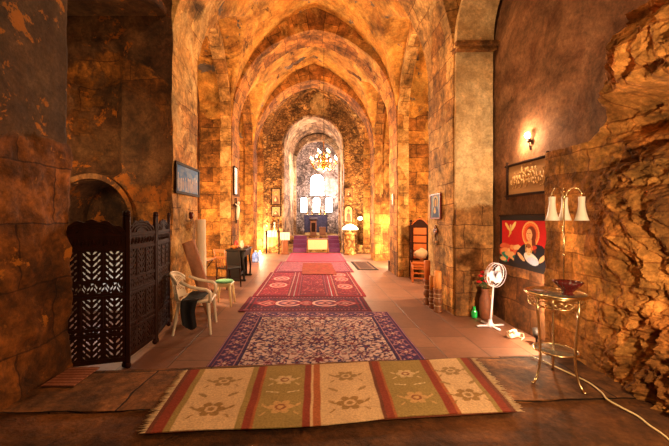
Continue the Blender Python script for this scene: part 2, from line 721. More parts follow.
# ---- transverse arches on their piers
RISE = 6.55 - SPR
A1 = arch_mesh('trim_1', M_PIERPALE, XC, HW, RISE, SPR, 5.12, 6.28, .58, .63, 1.2, skew=.07, disp=.022)
struct(A1, 'nearest cross arch over the nave on its two stone piers')
A2 = arch_mesh('trim_2', M_PIER, XC, HW, RISE, SPR, 9.0, 9.9, DEEP + .05, DEEP + .05, .62, disp=.025)
struct(A2, 'second cross arch of the nave, chandelier hanging beyond it')
A3 = arch_mesh('trim_3', M_PIER, XC, HW, RISE, SPR, 12.3, 13.1, DEEP + .05, DEEP + .05, .6, disp=.025)
struct(A3, 'third cross arch of the nave, next to the end wall')


# ---- vault bays and recesses
def bay(n, y0, y1, mat_v, mat_w, right_deep=DEEP):
    yc, hy = (y0 + y1) / 2, (y1 - y0) / 2

    def zc(x, y):
        zt = arch_z(y - yc, hy, 1.95, SPR)
        d = abs(x - XC)
        zl = arch_z(d, HW, 3.05, SPR) if d < HW else SPR
        return max(zl, zt)
    x0, x1 = XL - DEEP, XR + right_deep
    mb = MB()
    nx, ny = int((x1 - x0) / .07), int((y1 - y0) / .07)
    mb.grid(nx, ny, lambda u, v: Vector((x0 + (x1 - x0) * u, y0 + (y1 - y0) * v, zc(x0 + (x1 - x0) * u, y0 + (y1 - y0) * v))),
            lambda u, v: (x0 + (x1 - x0) * u, (y0 + (y1 - y0) * v) * 1.0), flip=True)
    struct(mb.build('ceiling', mat_v, disp=.03, dfreq=1.5), ['painted plaster vault over the nave bay nearest the camera', 'sooty vault of the middle nave bay where the chandelier hangs',
                                                            'vault of the farthest nave bay before the end wall'][n])
    for side, x in (('left', x0), ('right', x1)):
        w = MB()
        w.grid(max(4, int((y1 - y0 + .2) / .1)), 62, lambda u, v: Vector((x, y0 - .1 + (y1 - y0 + .2) * u, 6.3 * v)), lambda u, v: (y0 - .1 + (y1 - y0 + .2) * u, 6.3 * v), flip=(side == 'right'))
        struct(w.build('wall_' + side, mat_w, disp=.03, dfreq=1.3), '%s recess wall of the %s nave bay' % (side, ('nearest', 'middle', 'farthest')[n]))
        # wall rib round the recess mouth
        xa, xb = (XL - .02, XL - .3) if side == 'left' else (XR + .02, XR + .3)
        r = arch_mesh('trim_%d' % (10 + n * 2 + (side == 'right')), M_PIERPALE if n == 0 else M_PIER, yc, hy - .07, 1.72, SPR - .05, xa, xb, .12, .12, .3, axis='x', disp=.012, step=.1)
        struct(r, 'pointed wall arch on the %s side of the %s bay' % (side, ('nearest', 'middle', 'farthest')[n]))


bay(0, 6.25, 9.02, M_VAULT, M_RECESS, .95)
bay(1, 9.88, 12.32, M_VAULT, M_RECESS)
bay(2, 13.08, 15.05, M_END, M_END)

# ---- end wall with the chancel arch and the little doorway
CX, CR, CZ = .045, 1.28, 4.72
DX0, DX1, DZ0, DZ1 = 1.98, 2.62, .36, 1.76
ew = MB()
gx = [XL - .95 + .08 * i for i in range(int((XR - XL + 1.9) / .08) + 1)]
gx = sorted(set([round(v, 4) for v in gx if min(abs(v - DX0), abs(v - DX1)) > .03] + [DX0, DX1]))
gz = sorted(set([round(.08 * i, 4) for i in range(94) if min(abs(.08 * i - DZ0), abs(.08 * i - DZ1)) > .03] + [DZ0, DZ1]))
vid = {}


def ev(i, j):
    if (i, j) not in vid:
        vid[(i, j)] = len(ew.v)
        ew.v.append(Vector((gx[i], 15.0, gz[j])))
        ew.uv[vid[(i, j)]] = (gx[i], gz[j])
    return vid[(i, j)]


for j in range(len(gz) - 1):
    for i in range(len(gx) - 1):
        mx, mz = (gx[i] + gx[i + 1]) / 2, (gz[j] + gz[j + 1]) / 2
        if abs(mx - CX) < CR + .05 and (mz < CZ or math.hypot(mx - CX, mz - CZ) < CR + .05):
            continue
        if DX0 < mx < DX1 and DZ0 < mz < DZ1:
            continue
        ew.f.append((ev(i, j), ev(i + 1, j), ev(i + 1, j + 1), ev(i, j + 1)))
        ew.s.append(True)
struct(ew.build('wall_back', M_END, disp=.03, dfreq=1.5), 'rubble end wall of the nave pierced by the chancel arch')
# jambs of the doorway
dj = MB()
for xa, xb, za, zb in ((DX0 - .02, DX0, DZ0, DZ1), (DX1, DX1 + .02, DZ0, DZ1)):
    dj.box(((xa + xb) / 2, 15.45, (za + zb) / 2), (.04, 1.0, zb - za + .04))
dj.box(((DX0 + DX1) / 2, 15.45, DZ1 + .02), (.72, 1.0, .04))
dj.box(((DX0 + DX1) / 2, 15.45, DZ0 - .06), (.72, 1.06, .12))
dj.box(((DX0 + DX1) / 2, 15.95, (DZ0 + DZ1) / 2), (.72, .04, DZ1 - DZ0))
struct(dj.build('door_1', M_END), 'small dark doorway with a lamp inside, right of the chancel')
stp = MB()
stp.box((2.3, 14.86, .09), (.8, .3, .18), .015)
stp.box((2.3, 14.93, .27), (.74, .16, .18), .015)
struct(stp.build('trim_20', M_PIERPALE), 'two small stone steps up to the little doorway')

# chancel barrel, skewed a little to the right, its mouth ring and the inner arch
def skewc(s, t):
    k = (t - 15.0) / 3.0
    k = max(0.0, min(1.3, k))
    return s + .235 * k + (CX - s) * .06 * k


struct(arch_mesh('wall_chancel', M_PALEARCH, CX, CR, CR, CZ, 14.97, 18.0, .03, .03, .03, conv=skewc, disp=.015, faces=(False, False)), 'pale barrel of the chancel arch')
ring = arch_mesh('trim_4', M_PALEARCH, CX, CR - .01, CR - .01, CZ, 14.95, 15.12, .1, .06, .1, disp=.012)
struct(ring, 'pale stone ring round the mouth of the chancel arch')
r2 = arch_mesh('trim_5', M_PALEARCH, CX + .235, CR * .94 - .1, CR * .94 - .06, CZ - .25, 17.7, 18.1, .2, .2, .32, disp=.01)
struct(r2, 'white inner arch in front of the apse')
# apse: shallow curve with half dome
ac, ar = CX + .24, 1.45
ap = MB()


def apse(u, v):
    a = PI * (1 - u)
    dep = 1.5
    if v < .6:
        z = -.1 + (v / .6) * 4.7
        return Vector((ac + ar * math.cos(a), 18.0 + dep * math.sin(a) ** .8, z))
    t = (v - .6) / .4 * PI / 2
    return Vector((ac + ar * math.cos(a) * math.cos(t), 18.0 + dep * math.sin(a) ** .8 * math.cos(t), 4.6 + 1.3 * math.sin(t)))


ap.grid(40, 70, apse, lambda u, v: (u * 4.2, v * 7.5), flip=True)
struct(ap.build('wall_apse', M_CHANCEL, disp=.02), 'grey stone apse behind the altar')

# ---- floors
N = NT('worn_tan_paving')
tc = N.n('ShaderNodeTexCoord')
br = N.n('ShaderNodeTexBrick')
br.inputs['Scale'].default_value = 1
br.inputs['Brick Width'].default_value = .74
br.inputs['Row Height'].default_value = .5
br.inputs['Mortar Size'].default_value = .009
br.inputs['Mortar Smooth'].default_value = .4
br.inputs['Color1'].default_value = lin((134, 92, 70))
br.inputs['Color2'].default_value = lin((110, 72, 54))
br.inputs['Mortar'].default_value = lin((84, 58, 42))
N.l(tc.outputs['UV'], br.inputs['Vector'])
f1 = N.noise(tc.outputs['Object'], 1.3, 7, .65)
f2 = N.noise(tc.outputs['Object'], 14, 6, .7)
c = N.mix(1.0, br.outputs['Color'], N.ramp(f1, [(.3, G(.7)), (.68, G(1.12))]), 'MULTIPLY')
c = N.mix(.6, c, N.ramp(f2, [(.3, G(.7)), (.7, G(1.15))]), 'MULTIPLY')
N.l(c, N.b.inputs['Base Color'])
N.b.inputs['Roughness'].default_value = .5
N.b.inputs['Specular IOR Level'].default_value = .4
h = N.math('ADD', N.math('MULTIPLY', N.math('SUBTRACT', 1.0, br.outputs['Fac']), .8), N.math('MULTIPLY', f2, .5))
N.l(N.bump(h, .5, .008), N.b.inputs['Normal'])
M_FLOOR = N.m
fl = MB()
fl.grid(80, 170, lambda u, v: Vector((-3.9 + 7.4 * u, .4 + 15.6 * v, 0)), lambda u, v: ((.4 + 15.6 * v), (-3.9 + 7.4 * u)))
struct(fl.build('floor', M_FLOOR), 'tan paved floor of the nave')

SLAB = .15
M_SLAB = stone('dark_threshold_paving', (160, 126, 92), (136, 104, 72), (158, 122, 86), (130, 98, 66), (62, 44, 30), cover=.3, joint=.9, bw=.95, bh=.62, stain=.45, stain_col=(58, 40, 26), seed=61, bump=.5)
M_SILL = stone('worn_rough_sill', (146, 110, 74), (120, 86, 54), (134, 98, 64), (104, 74, 46), (60, 42, 28), cover=.6, bw=1.3, bh=.8, stain=.6, stain_col=(44, 30, 20), seed=63, bump=.9)


def front(x):      # far edge of the threshold
    return 3.1 + (x + 2.2) * .082


def inner(x):      # near edge of its paving
    return 2.44 + (x + 2.2) * .045


sl = MB()
sl.grid(90, 14, lambda u, v: Vector((-3.7 + 7.4 * u, inner(-3.7 + 7.4 * u) + (front(-3.7 + 7.4 * u) - inner(-3.7 + 7.4 * u)) * v, SLAB)), lambda u, v: (-3.7 + 7.4 * u, v * .66))
sl.grid(90, 2, lambda u, v: Vector((-3.7 + 7.4 * u, front(-3.7 + 7.4 * u), SLAB * (1 - v))), lambda u, v: (-3.7 + 7.4 * u, .66 + v * .1))
sl.grid(90, 2, lambda u, v: Vector((-3.7 + 7.4 * u, inner(-3.7 + 7.4 * u), .1 + (SLAB - .1) * v)), lambda u, v: (-3.7 + 7.4 * u, -.05 + v * .05))
struct(sl.build('floor_threshold', M_SLAB, disp=.006, dfreq=3), 'raised threshold paved with dark slabs in the foreground')
sg = MB()


def sill(u, v):
    x = -3.7 + 7.4 * u
    y = -1.5 + (inner(x) + .04 + 1.5) * v
    p = Vector((x, y, 0))
    k = .03 if y < inner(x) - .02 else .01
    on = -1.35 < x < 1.8
    z = SLAB - .014 + (-.004 if on else noise.noise(p * 2.1) * k + noise.noise(p * 7) * k * .5)
    return Vector((x, y, min(z, SLAB - .006)))


sg.grid(150, 90, sill, lambda u, v: (-3.7 + 7.4 * u, -1.5 + 3.9 * v))
struct(sg.build('floor_sill', M_SILL), 'worn rough stone floor nearest the camera')

# ---- near left pier
def slabwall(name, mat, fn, nu, nv, uvf, label, flip=False, disp=.0, dfreq=2.0):
    m = MB()
    m.grid(nu, nv, fn, uvf, flip=flip)
    return struct(m.build(name, mat, disp=disp, dfreq=dfreq), label)


def nearleft(u, v):
    # runs along y from 0 to the corner, round it and away to the left
    s = u * 4.7
    z = 7.4 * v
    low = 1.0 if z < 2.2 + .12 * noise.noise(Vector((s * 1.5, 3, 0))) else 0.0
    x0 = -2.30 + .03 * low
    if s < 3.2:
        p = Vector((x0, s, z))
        nrm = Vector((1, 0, 0))
    else:
        p = Vector((x0 - (s - 3.2), 3.2, z))
        nrm = Vector((0, 1, 0))
    k = (.05 if low else .012)
    return p + nrm * (noise.noise(p * 3.1) * k + noise.noise(p * 9) * k * .5 + noise.noise(p * 21) * k * .25)


slabwall('wall_left', M_NEARL, nearleft, 190, 250, lambda u, v: (u * 4.7, 7.4 * v), 'near left pier with flaking grey plaster over rough stone', flip=False)

# ---- left chapel behind the screen
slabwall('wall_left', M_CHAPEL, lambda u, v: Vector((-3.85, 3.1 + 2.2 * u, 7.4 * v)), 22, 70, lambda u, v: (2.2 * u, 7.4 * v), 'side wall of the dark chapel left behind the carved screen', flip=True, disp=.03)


def chapel_front(u, v):
    x, z = -3.9 + 1.82 * u, 7.4 * v
    p = Vector((x, 5.06, z))
    # shallow concave niche high up
    k = max(0.0, 1 - ((x + 3.28) / .42) ** 2)
    if 2.15 < z < 4.1:
        p.y += .34 * math.sqrt(k) * min(1, (z - 2.15) / .1) * min(1, math.sqrt(max(0, (4.1 - z) / .4)))
    return p


cf = MB()
NX, NZ = 46, 150
DOOR_C, DOOR_H = -3.28, .58


def in_door(x, z):
    return abs(x - DOOR_C) < DOOR_H and (z < 1.55 or math.hypot((x - DOOR_C), z - 1.55) < DOOR_H)


cvid = {}


def cv(i, j):
    if (i, j) not in cvid:
        p = chapel_front(i / NX, j / NZ)
        cvid[(i, j)] = len(cf.v)
        cf.uv[len(cf.v)] = (p.x, p.z)
        cf.v.append(p)
    return cvid[(i, j)]


for j in range(NZ):
    for i in range(NX):
        x, z = -3.9 + 1.82 * (i + .5) / NX, 7.4 * (j + .5) / NZ
        if in_door(x, z):
            continue
        cf.f.append((cv(i, j), cv(i + 1, j), cv(i + 1, j + 1), cv(i, j + 1)))
        cf.s.append(True)
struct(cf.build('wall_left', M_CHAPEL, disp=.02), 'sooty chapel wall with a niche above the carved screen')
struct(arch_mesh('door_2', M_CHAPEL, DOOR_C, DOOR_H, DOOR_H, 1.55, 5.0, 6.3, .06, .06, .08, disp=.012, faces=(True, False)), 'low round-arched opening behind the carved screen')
M_WHITEWASH = plain('whitewash', (226, 222, 214), .9, var=.12, scale=5, bump=.3)
ww = MB()
ww.box((-3.28, 5.72, .65), (1.12, .1, 1.3), .01)
struct(ww.build('wall_whitewashed', M_WHITEWASH), 'whitewashed low wall glimpsed through the holes of the carved screen')
pe = MB()
pe.box((-3.28, 5.9, 1.1), (1.3, .1, 2.3))
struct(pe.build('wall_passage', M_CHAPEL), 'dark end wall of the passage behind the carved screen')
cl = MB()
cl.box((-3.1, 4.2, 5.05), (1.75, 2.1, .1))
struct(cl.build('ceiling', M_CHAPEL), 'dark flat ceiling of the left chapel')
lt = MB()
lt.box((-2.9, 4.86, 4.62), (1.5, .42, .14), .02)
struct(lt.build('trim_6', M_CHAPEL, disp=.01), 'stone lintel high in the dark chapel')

# ---- right bay: plaster wall that swings outwards above the impost
def bayright(u, v):
    y = .3 + 5.4 * u
    z = 7.4 * v
    x = 2.88
    if z > 4.2:
        x += 2.4 - math.sqrt(max(.01, 2.4 ** 2 - min(z - 4.2, 2.2) ** 2))
    return Vector((x, y, z))


slabwall('wall_right', M_POSTER_WALL, bayright, 90, 120, lambda u, v: (.3 + 5.4 * u, 7.4 * v), 'plastered right wall carrying the sign and the red picture', flip=True, disp=.02)
# pilaster band with impost and springing rib on the front of the right pier
PY = 5.12 + .07 * (XR - XL)
pb = MB()
pb.grid(8, 60, lambda u, v: Vector((2.27 + .58 * u, PY - .07, 4.25 * v)), lambda u, v: (2.27 + .6 * u, 4.25 * v))
pb.grid(2, 60, lambda u, v: Vector((2.27, PY + .02 - .09 * u, 4.25 * v)), lambda u, v: (.1 * u, 4.25 * v))
struct(pb.build('trim_7', M_PILASTER, disp=.008), 'pale plastered pilaster on the near right pier')
im = MB()
im.box((2.56, PY - .08, 4.25), (.68, .26, .07), .012)
im.box((2.56, PY - .06, 4.19), (.63, .2, .06), .012)
struct(im.build('trim_8', M_PIERPALE, disp=.006), 'projecting impost moulding on the near right pier')
rb = MB()
RR = 2.4
for (r0, k) in ((0, 0),):
    def ribf(u, v, dy=0.0):
        a = v * 1.15
        cxr = 2.27 + RR
        r = RR - .58 * u
        return Vector((cxr - (RR * math.cos(a)) + .58 * u * (1), PY - .09 + dy, 4.28 + RR * math.sin(a)))
    rb.grid(8, 40, lambda u, v: ribf(u, v), lambda u, v: (.6 * u, 2.7 * v))
    rb.grid(3, 40, lambda u, v: ribf(0, v, .16 * (1 - u)), lambda u, v: (.2 * u, 2.7 * v))
struct(rb.build('trim_9', M_PILASTER, disp=.008), 'pale rib springing from the impost of the near right pier')

# ---- near right: broken masonry mass
M_ROCK = stone('broken_rubble_masonry', (226, 186, 130), (204, 158, 102), (228, 184, 124), (186, 140, 90), (74, 48, 30), cover=.12, bw=.34, bh=.2, stain=.35, stain_col=(54, 34, 20), seed=71, bump=1.0, nscale=.9, joint=0)


def sm(a, b, x):
    t = max(0.0, min(1.0, (x - a) / (b - a)))
    return t * t * (3 - 2 * t)


KN = [(0, .27), (.4, .30), (.75, .28), (.98, .17), (1.15, .2), (1.4, .32), (1.75, .35), (2.0, .27), (2.18, .15), (2.32, -.02), (2.42, .04), (2.56, .54), (2.8, .58), (3.2, .38), (3.8, .34), (5.2, .3), (7.5, .3)]


def knot(z):
    for (a, va), (b, vb) in zip(KN[:-1], KN[1:]):
        if z <= b:
            t = (z - a) / (b - a)
            t = t * t * (3 - 2 * t)
            return va + (vb - va) * t
    return KN[-1][1]


def ridged(p, f, o=4):
    s, a, t = 0.0, 1.0, 0.0
    for i in range(o):
        n = 1 - abs(noise.noise(p * f + Vector((i * 3.1, 1.7, i))))
        s += a * n * n
        t += a
        a *= .55
        f *= 2.1
    return s / t


def rock(u, v):
    z = v ** 1.25 * 6.6
    y = .2 + 3.6 * u
    # slanted strata: the profile drifts upward towards the camera
    zz = z - (y - 2.9) * .05 + .10 * noise.noise(Vector((y * 1.7, 4.0, 0)))
    wild = sm(3.35, 2.5, y)                     # ashlar far end, rubble near end
    base = .27 * (1 - wild) + knot(zz) * wild
    p = Vector((y, z, 5.0))
    q = p + noise.noise_vector(p * 1.3) * .25
    w2 = .14 + .86 * wild
    n = w2 * (.13 * noise.noise(q * 1.5) + .15 * (ridged(q, 2.2, 3) - .55) + .12 * (ridged(q + Vector((9, 2, 4)), 5.0, 3) - .5) + .055 * (ridged(q + Vector((2, 7, 1)), 11.0, 2) - .5))
    n += (.3 + .7 * wild) * (.03 * noise.noise(q * 9) + .022 * noise.noise(q * 19) + .012 * noise.noise(q * 40))
    qq = q + noise.noise_vector(q * 4) * .07
    n += wild * (.03 * noise.cell(Vector((qq.y * 0, qq.x * 3.6, qq.y * 6.5))) + .022 * noise.cell(Vector((3.0, qq.x * 9, qq.y * 14))))
    th = base + n
    # broken outline: above 2.3 m the mass recedes diagonally towards the camera
    lim = 3.28 - (z - 2.35) * .86 + .10 * noise.noise(Vector((z * 3.3, 8.0, 2.0)))
    if z > 2.28:
        k = sm(lim + .05, lim - .16, y)
        th = th * k - .10 * (1 - k)
    elif y > 3.72 and z > 2.2:
        pass
    x = 2.88 - th
    if z > 4.2:
        x += .1
    return Vector((x, y, z))


rk = MB()
rk.grid(260, 340, rock, lambda u, v: (.2 + 3.6 * u, v ** 1.25 * 6.6), smooth=False, flip=True)
rk.grid(6, 340, lambda u, v: rock(1.0, v) + Vector((u * max(0.0, 2.95 - rock(1.0, v).x), .01 * u, 0)), lambda u, v: (u * .4, v * 6.6), flip=True)
struct(rk.build('wall_right', M_ROCK), 'broken rubble masonry mass with an overhanging ledge at the near right')

# loose facing blocks on the far end of that mass
# ---- chancel platform and its carpeted steps
M_PURPLE = plain('purple_step_carpet', (118, 58, 100), .95, var=.3, scale=25, bump=.4)
sp = MB()
for i in range(4):
    sp.box((CX + .1, 15.35 + .33 * i + 2.0, .085 + .17 * i - .005), (2.46, 4.0, .17), .012)
struct(sp.build('floor_chancel', M_PIERPALE), 'stepped stone platform of the chancel')

# ---- enclosing surfaces above and behind the camera
lid = MB()
lid.grid(20, 20, lambda u, v: Vector((-4 + 8 * u, -1.6 + 7.2 * v, 7.3 - 1.2 * (2 * u - 1) ** 2)), lambda u, v: (8 * u, 7.2 * v), flip=True)
struct(lid.build('ceiling', M_VAULT), 'vault over the entrance bay above the camera')
bk = MB()
bk.box((0, -1.6, 3.6), (8, .1, 7.4))
struct(bk.build('wall_front', M_NEARL), 'entrance wall behind the camera')
# ================================================================== RUGS
M_RUG = painted('woven_rug', .92, .5, .35, .12, 1.25)
M_FRINGE = plain('wool_fringe', (190, 160, 124), .95, var=.3, scale=40)


def lay_rug(name, art, x0, y0, mat, label, cat='rug', z=.004, thick=.008, skew=None, wave=.003, zfn=None, fray=.006):
    rs = random.Random(len(label))
    ph = rs.random() * 9

    def place(x, y, k):
        gx, gy = x0 + x, y0 + y
        gx += fray * noise.noise(Vector((gy * 3, ph, 0)))
        gy += fray * noise.noise(Vector((gx * 3, ph, 5)))
        if skew:
            gx, gy = skew(x / art.w, y / art.h)
            gx += fray * noise.noise(Vector((gy * 5, ph, 0)))
            gy += fray * noise.noise(Vector((gx * 5, ph, 5)))
        b = wave * (1 + noise.noise(Vector((gx * 2.2, gy * 2.2, ph))))
        return Vector((gx, gy, z + b + (thick if k else 0)))
    o = painted_sheet(name, mat, art.w, art.h, art.nx, art.ny, art.I, place, thick)
    return tag(o, label, cat)


# ---- 1: large floral rug
A = Art(2.33, 2.06, .0105)
NAVY, PLUM, PINK, IVORY, MAROON, ROSE, SLATE = (62, 50, 98), (98, 62, 104), (192, 146, 154), (208, 184, 180), (116, 52, 70), (170, 104, 116), (124, 110, 146)
A.rect(0, 0, 9, 9, (84, 58, 106))
rs = random.Random(3)
bw = .32
A.rect(bw, -1, A.w - bw, A.h - bw, IVORY)
fx0, fx1, fy1 = bw, A.w - bw, A.h - bw
cxm = A.w / 2
# vines
for k in range(9):
    y0 = -.05 + k * .235
    for s in (-1, 1):
        pts = []
        for i in range(22):
            t = i / 21
            pts.append((cxm + s * t * (fx1 - cxm), y0 + .085 * math.sin(t * 11 + k * 1.9) + .03 * math.sin(t * 23 + k)))
        A.line(pts, .014, (120, 92, 104))
for k in range(6):
    for s in (-1, 1):
        xx = .06 + k * .16
        pts = [(cxm + s * (xx + .05 * math.sin(i * .8 + k)), fy1 * i / 24) for i in range(25)]
        A.line(pts, .011, (140, 104, 104))
spots = []
tries = 0
while len(spots) < 190 and tries < 9000:
    tries += 1
    x, y = rs.uniform(.0, fx1 - cxm - .03), rs.uniform(-.02, fy1 - .03)
    r = rs.choice((.032, .045, .055, .07, .085))
    if all((x - a) ** 2 + (y - b) ** 2 > ((r + q) * .88) ** 2 for a, b, q in spots):
        spots.append((x, y, r))
for x, y, r in spots:
    c1 = rs.choice((NAVY, PLUM, NAVY, MAROON, (72, 52, 104), (96, 60, 84)))
    c2 = rs.choice((ROSE, SLATE, PINK, (142, 70, 84), (88, 72, 124)))
    c3 = rs.choice((IVORY, MAROON, NAVY))
    n = rs.choice((5, 6, 8))
    ph = rs.uniform(0, 6)
    for s in (-1, 1):
        px = cxm + s * x
        if r > .033:
            A.flower(px, y, r, n, c1, c2, c3, ph)
            for q in range(3):
                a = ph + q * 2.1
                A.ell(px + s * math.cos(a) * r * 1.25, y + math.sin(a) * r * 1.25, r * .4, r * .17, c1, s * a)
        else:
            A.ell(px, y, r, r * .45, c1, s * ph)
            A.ell(px + s * r * .7, y + r * .5, r * .7, r * .3, c2, -s * ph)
# border: scrolling flowers on dark plum, guard stripes
for d, wd, c in ((.012, .014, PINK), (.055, .012, (150, 96, 116)), (bw - .05, .012, PINK), (bw - .012, .016, NAVY)):
    A.line([(d, -.1), (d, A.h - d), (A.w - d, A.h - d), (A.w - d, -.1)], wd, c)


def border_flowers(pts):
    for i, (x, y) in enumerate(pts):
        big = i % 2 == 0
        A.flower(x, y, .075 if big else .05, 8 if big else 6, PINK if big else (150, 110, 140), MAROON if big else ROSE, IVORY, i)
        for q in range(4):
            a = q * 1.57 + .78
            A.ell(x + math.cos(a) * .1, y + math.sin(a) * .1, .035, .013, (176, 132, 146), a + .6)


m_ = bw / 2 + .005
border_flowers([(m_, .07 + .155 * i) for i in range(13)])
border_flowers([(A.w - m_, .07 + .155 * i) for i in range(13)])
border_flowers([(m_ + .155 * i, A.h - m_) for i in range(1, 14)])
lay_rug('floral_rug', A, -1.09, 3.52, M_RUG, 'large floral rug, ivory field and plum border, lying against the threshold', z=.004)

# ---- 2: dark runner with five medallions across the nave
A = Art(2.21, 1.06, .011)
A.rect(0, 0, 9, 9, (112, 40, 60))
A.rect(.05, .05, A.w - .05, A.h - .05, (84, 44, 74))
for i in range(36):
    for y in (.09, A.h - .09):
        A.dia(.08 + i * .0585, y, .022, .026, (168, 96, 108))
    if i < 16:
        for x in (.1, A.w - .1):
            A.dia(x, .1 + i * .06, .024, .024, (168, 96, 108))
A.rect(.16, .15, A.w - .16, A.h - .15, (126, 44, 66))
A.rect(.19, .18, A.w - .19, A.h - .18, (92, 50, 78))
rs = random.Random(8)
for i in range(420):
    A.ell(rs.uniform(.2, A.w - .2), rs.uniform(.2, A.h - .2), .014, .01, rs.choice(((150, 70, 92), (70, 40, 80), (160, 110, 124))), rs.uniform(0, 3))
for i, (x, kind) in enumerate(((.42, 0), (.80, 1), (1.12, 2), (1.46, 1), (1.82, 0))):
    rx, ry = ((.2, .19), (.24, .22), (.14, .15))[kind]
    A.dia(x, .53, rx + .07, ry + .07, (136, 36, 60))
    if kind == 1:
        A.ell(x, .53, rx, ry, (208, 168, 166))
        A.ell(x, .53, rx * .8, ry * .8, (120, 82, 110))
        A.dia(x, .53, rx * .6, ry * .6, (196, 140, 142))
        A.dia(x, .53, rx * .3, ry * .3, (90, 40, 70))
    else:
        A.dia(x, .53, rx, ry, (190, 128, 134))
        A.dia(x, .53, rx * .72, ry * .72, (110, 44, 68))
        A.dia(x, .53, rx * .4, ry * .4, (200, 150, 150))
        A.dia(x, .53, rx * .18, ry * .18, (90, 30, 50))
lay_rug('medallion_rug', A, -1.22, 5.6, M_RUG, 'wine-red rug with five lozenge medallions in a row, beyond the ivory floral rug')

# ---- 3-5: three red strips side by side
def runner(w, h, base, field, pale, seed, meds):
    A = Art(w, h, .016)
    rs = random.Random(seed)
    A.rect(0, 0, 9, 99, base)
    A.rect(.05, .05, w - .05, h - .05, (92, 40, 66))
    A.rect(.12, .12, w - .12, h - .12, field)
    for i in range(int(h / .075)):
        for x in (.085, w - .085):
            A.dia(x, .06 + i * .075, .022, .03, pale)
    for i in range(int(w * h * 190)):
        A.dia(rs.uniform(.13, w - .13), rs.uniform(.13, h - .13), .016, .024, rs.choice(((176, 84, 96), (100, 36, 56), (190, 120, 120), (86, 48, 78))))
    for y in meds:
        A.ell(w / 2, y, w * .25, .27, pale)
        A.ell(w / 2, y, w * .2, .21, (158, 78, 96))
        A.dia(w / 2, y, w * .15, .17, (196, 150, 150))
        A.dia(w / 2, y, w * .08, .09, (120, 54, 78))
    return A


lay_rug('red_runner', runner(.8, 2.95, (130, 46, 66), (140, 54, 76), (206, 160, 158), 1, (1.1, 1.95)), -1.17, 6.69, M_RUG, 'red runner with two pale medallions, beside the stool and desk')
lay_rug('red_runner', runner(.74, 2.95, (138, 42, 64), (128, 44, 66), (170, 92, 106), 2, ()), -.35, 6.7, M_RUG, 'plain dark red runner without medallions, between the two medallion runners')
lay_rug('red_runner', runner(.66, 2.95, (148, 48, 62), (134, 44, 64), (212, 150, 140), 3, (.95, 1.85, 2.5)), .41, 6.69, M_RUG, 'red runner with three pale medallions, on the candle-stand side of the nave')
# ---- 6: mauve rug
A = runner(2.3, 2.35, (140, 60, 84), (148, 96, 112), (188, 142, 146), 5, ())
lay_rug('mauve_rug', A, -1.1, 9.68, M_RUG, 'faded mauve rug under the small ochre mat')
# ---- 7: ochre mat
A = Art(.95, 2.3, .03)
A.rect(0, 0, 9, 9, (138, 72, 56))
rs = random.Random(2)
for i in range(160):
    A.ell(rs.uniform(0, .95), rs.uniform(0, 2.3), .05, .04, rs.choice(((148, 84, 58), (126, 66, 52), (150, 62, 66))), rs.uniform(0, 3))
lay_rug('ochre_mat', A, -.28, 9.2, M_RUG, 'small ochre-brown mat lying on the mauve rug', 'mat', z=.019, fray=.05)
# ---- 8: crimson carpet
A = Art(2.15, 2.86, .03)
A.rect(0, 0, 9, 9, (176, 84, 104))
A.rect(.1, .1, 2.05, 2.76, (188, 96, 114))
A.rect(.16, .16, 1.99, 2.7, (178, 86, 106))
lay_rug('crimson_carpet', A, -.92, 12.1, M_RUG, 'plain crimson carpet in front of the altar steps', 'carpet')
# ---- 9: dark floor mat
A = Art(.62, 1.9, .03)
A.rect(0, 0, 9, 9, (62, 44, 36))
A.rect(.07, .1, .55, 1.8, (128, 98, 82))
A.rect(.12, .2, .5, 1.7, (96, 72, 62))
lay_rug('border_mat', A, 1.36, 10.1, M_RUG, 'small grey-brown mat with dark border on bare paving near the little doorway', 'mat')
# ---- 10: doormat by the near left pier
A = Art(.27, .34, .012)
A.rect(0, 0, 9, 9, (150, 100, 78))
for i in range(14):
    A.rect(0, .02 + i * .024, 1, .03 + i * .024, (128, 80, 62) if i % 2 else (170, 122, 96))
lay_rug('doormat', A, -2.23, 2.8, M_RUG, 'small faded doormat at the foot of the near left pier', 'mat', z=SLAB + .012)

# ---- kilim on the threshold
A = Art(2.66, 1.0, .0095)
RED, GREEN, CREAM, ORANGE, OLIVE, BROWN = (132, 58, 40), (148, 124, 72), (200, 166, 124), (160, 90, 52), (150, 120, 78), (106, 60, 42)
segs = [(0, .016, BROWN), (.016, .044, RED), (.044, .062, GREEN), (.062, .225, CREAM), (.225, .24, GREEN), (.24, .262, RED), (.262, .27, ORANGE), (.27, .40, GREEN),
        (.40, .418, RED), (.418, .428, CREAM), (.428, .448, ORANGE), (.448, .618, CREAM), (.618, .632, BROWN), (.632, .65, RED), (.65, .66, ORANGE), (.66, .805, GREEN),
        (.805, .83, RED), (.83, .842, ORANGE), (.842, .945, CREAM), (.945, .96, GREEN), (.96, .985, RED), (.985, 1.01, BROWN)]
for a, b, c in segs:
    A.rect(a * A.w, -1, b * A.w, 9, c)


def kflower(x, y, r, c, c2):
    for k in range(6):
        a = k * PI / 3
        A.ell(x + math.cos(a) * r * .62, y + math.sin(a) * r * .62, r * .36, r * .3, c, a)
    A.ell(x, y, r * .42, r * .42, c2)
    A.ell(x, y, r * .24, r * .24, c)
    for s in (-1, 1):
        A.ell(x + s * r * 1.25, y + .02, r * .34, r * .12, c, s * .8)
        A.line([(x + s * r * 1.05, y - r * .7), (x + s * r * 1.35, y - r * 1.05)], .014, c)


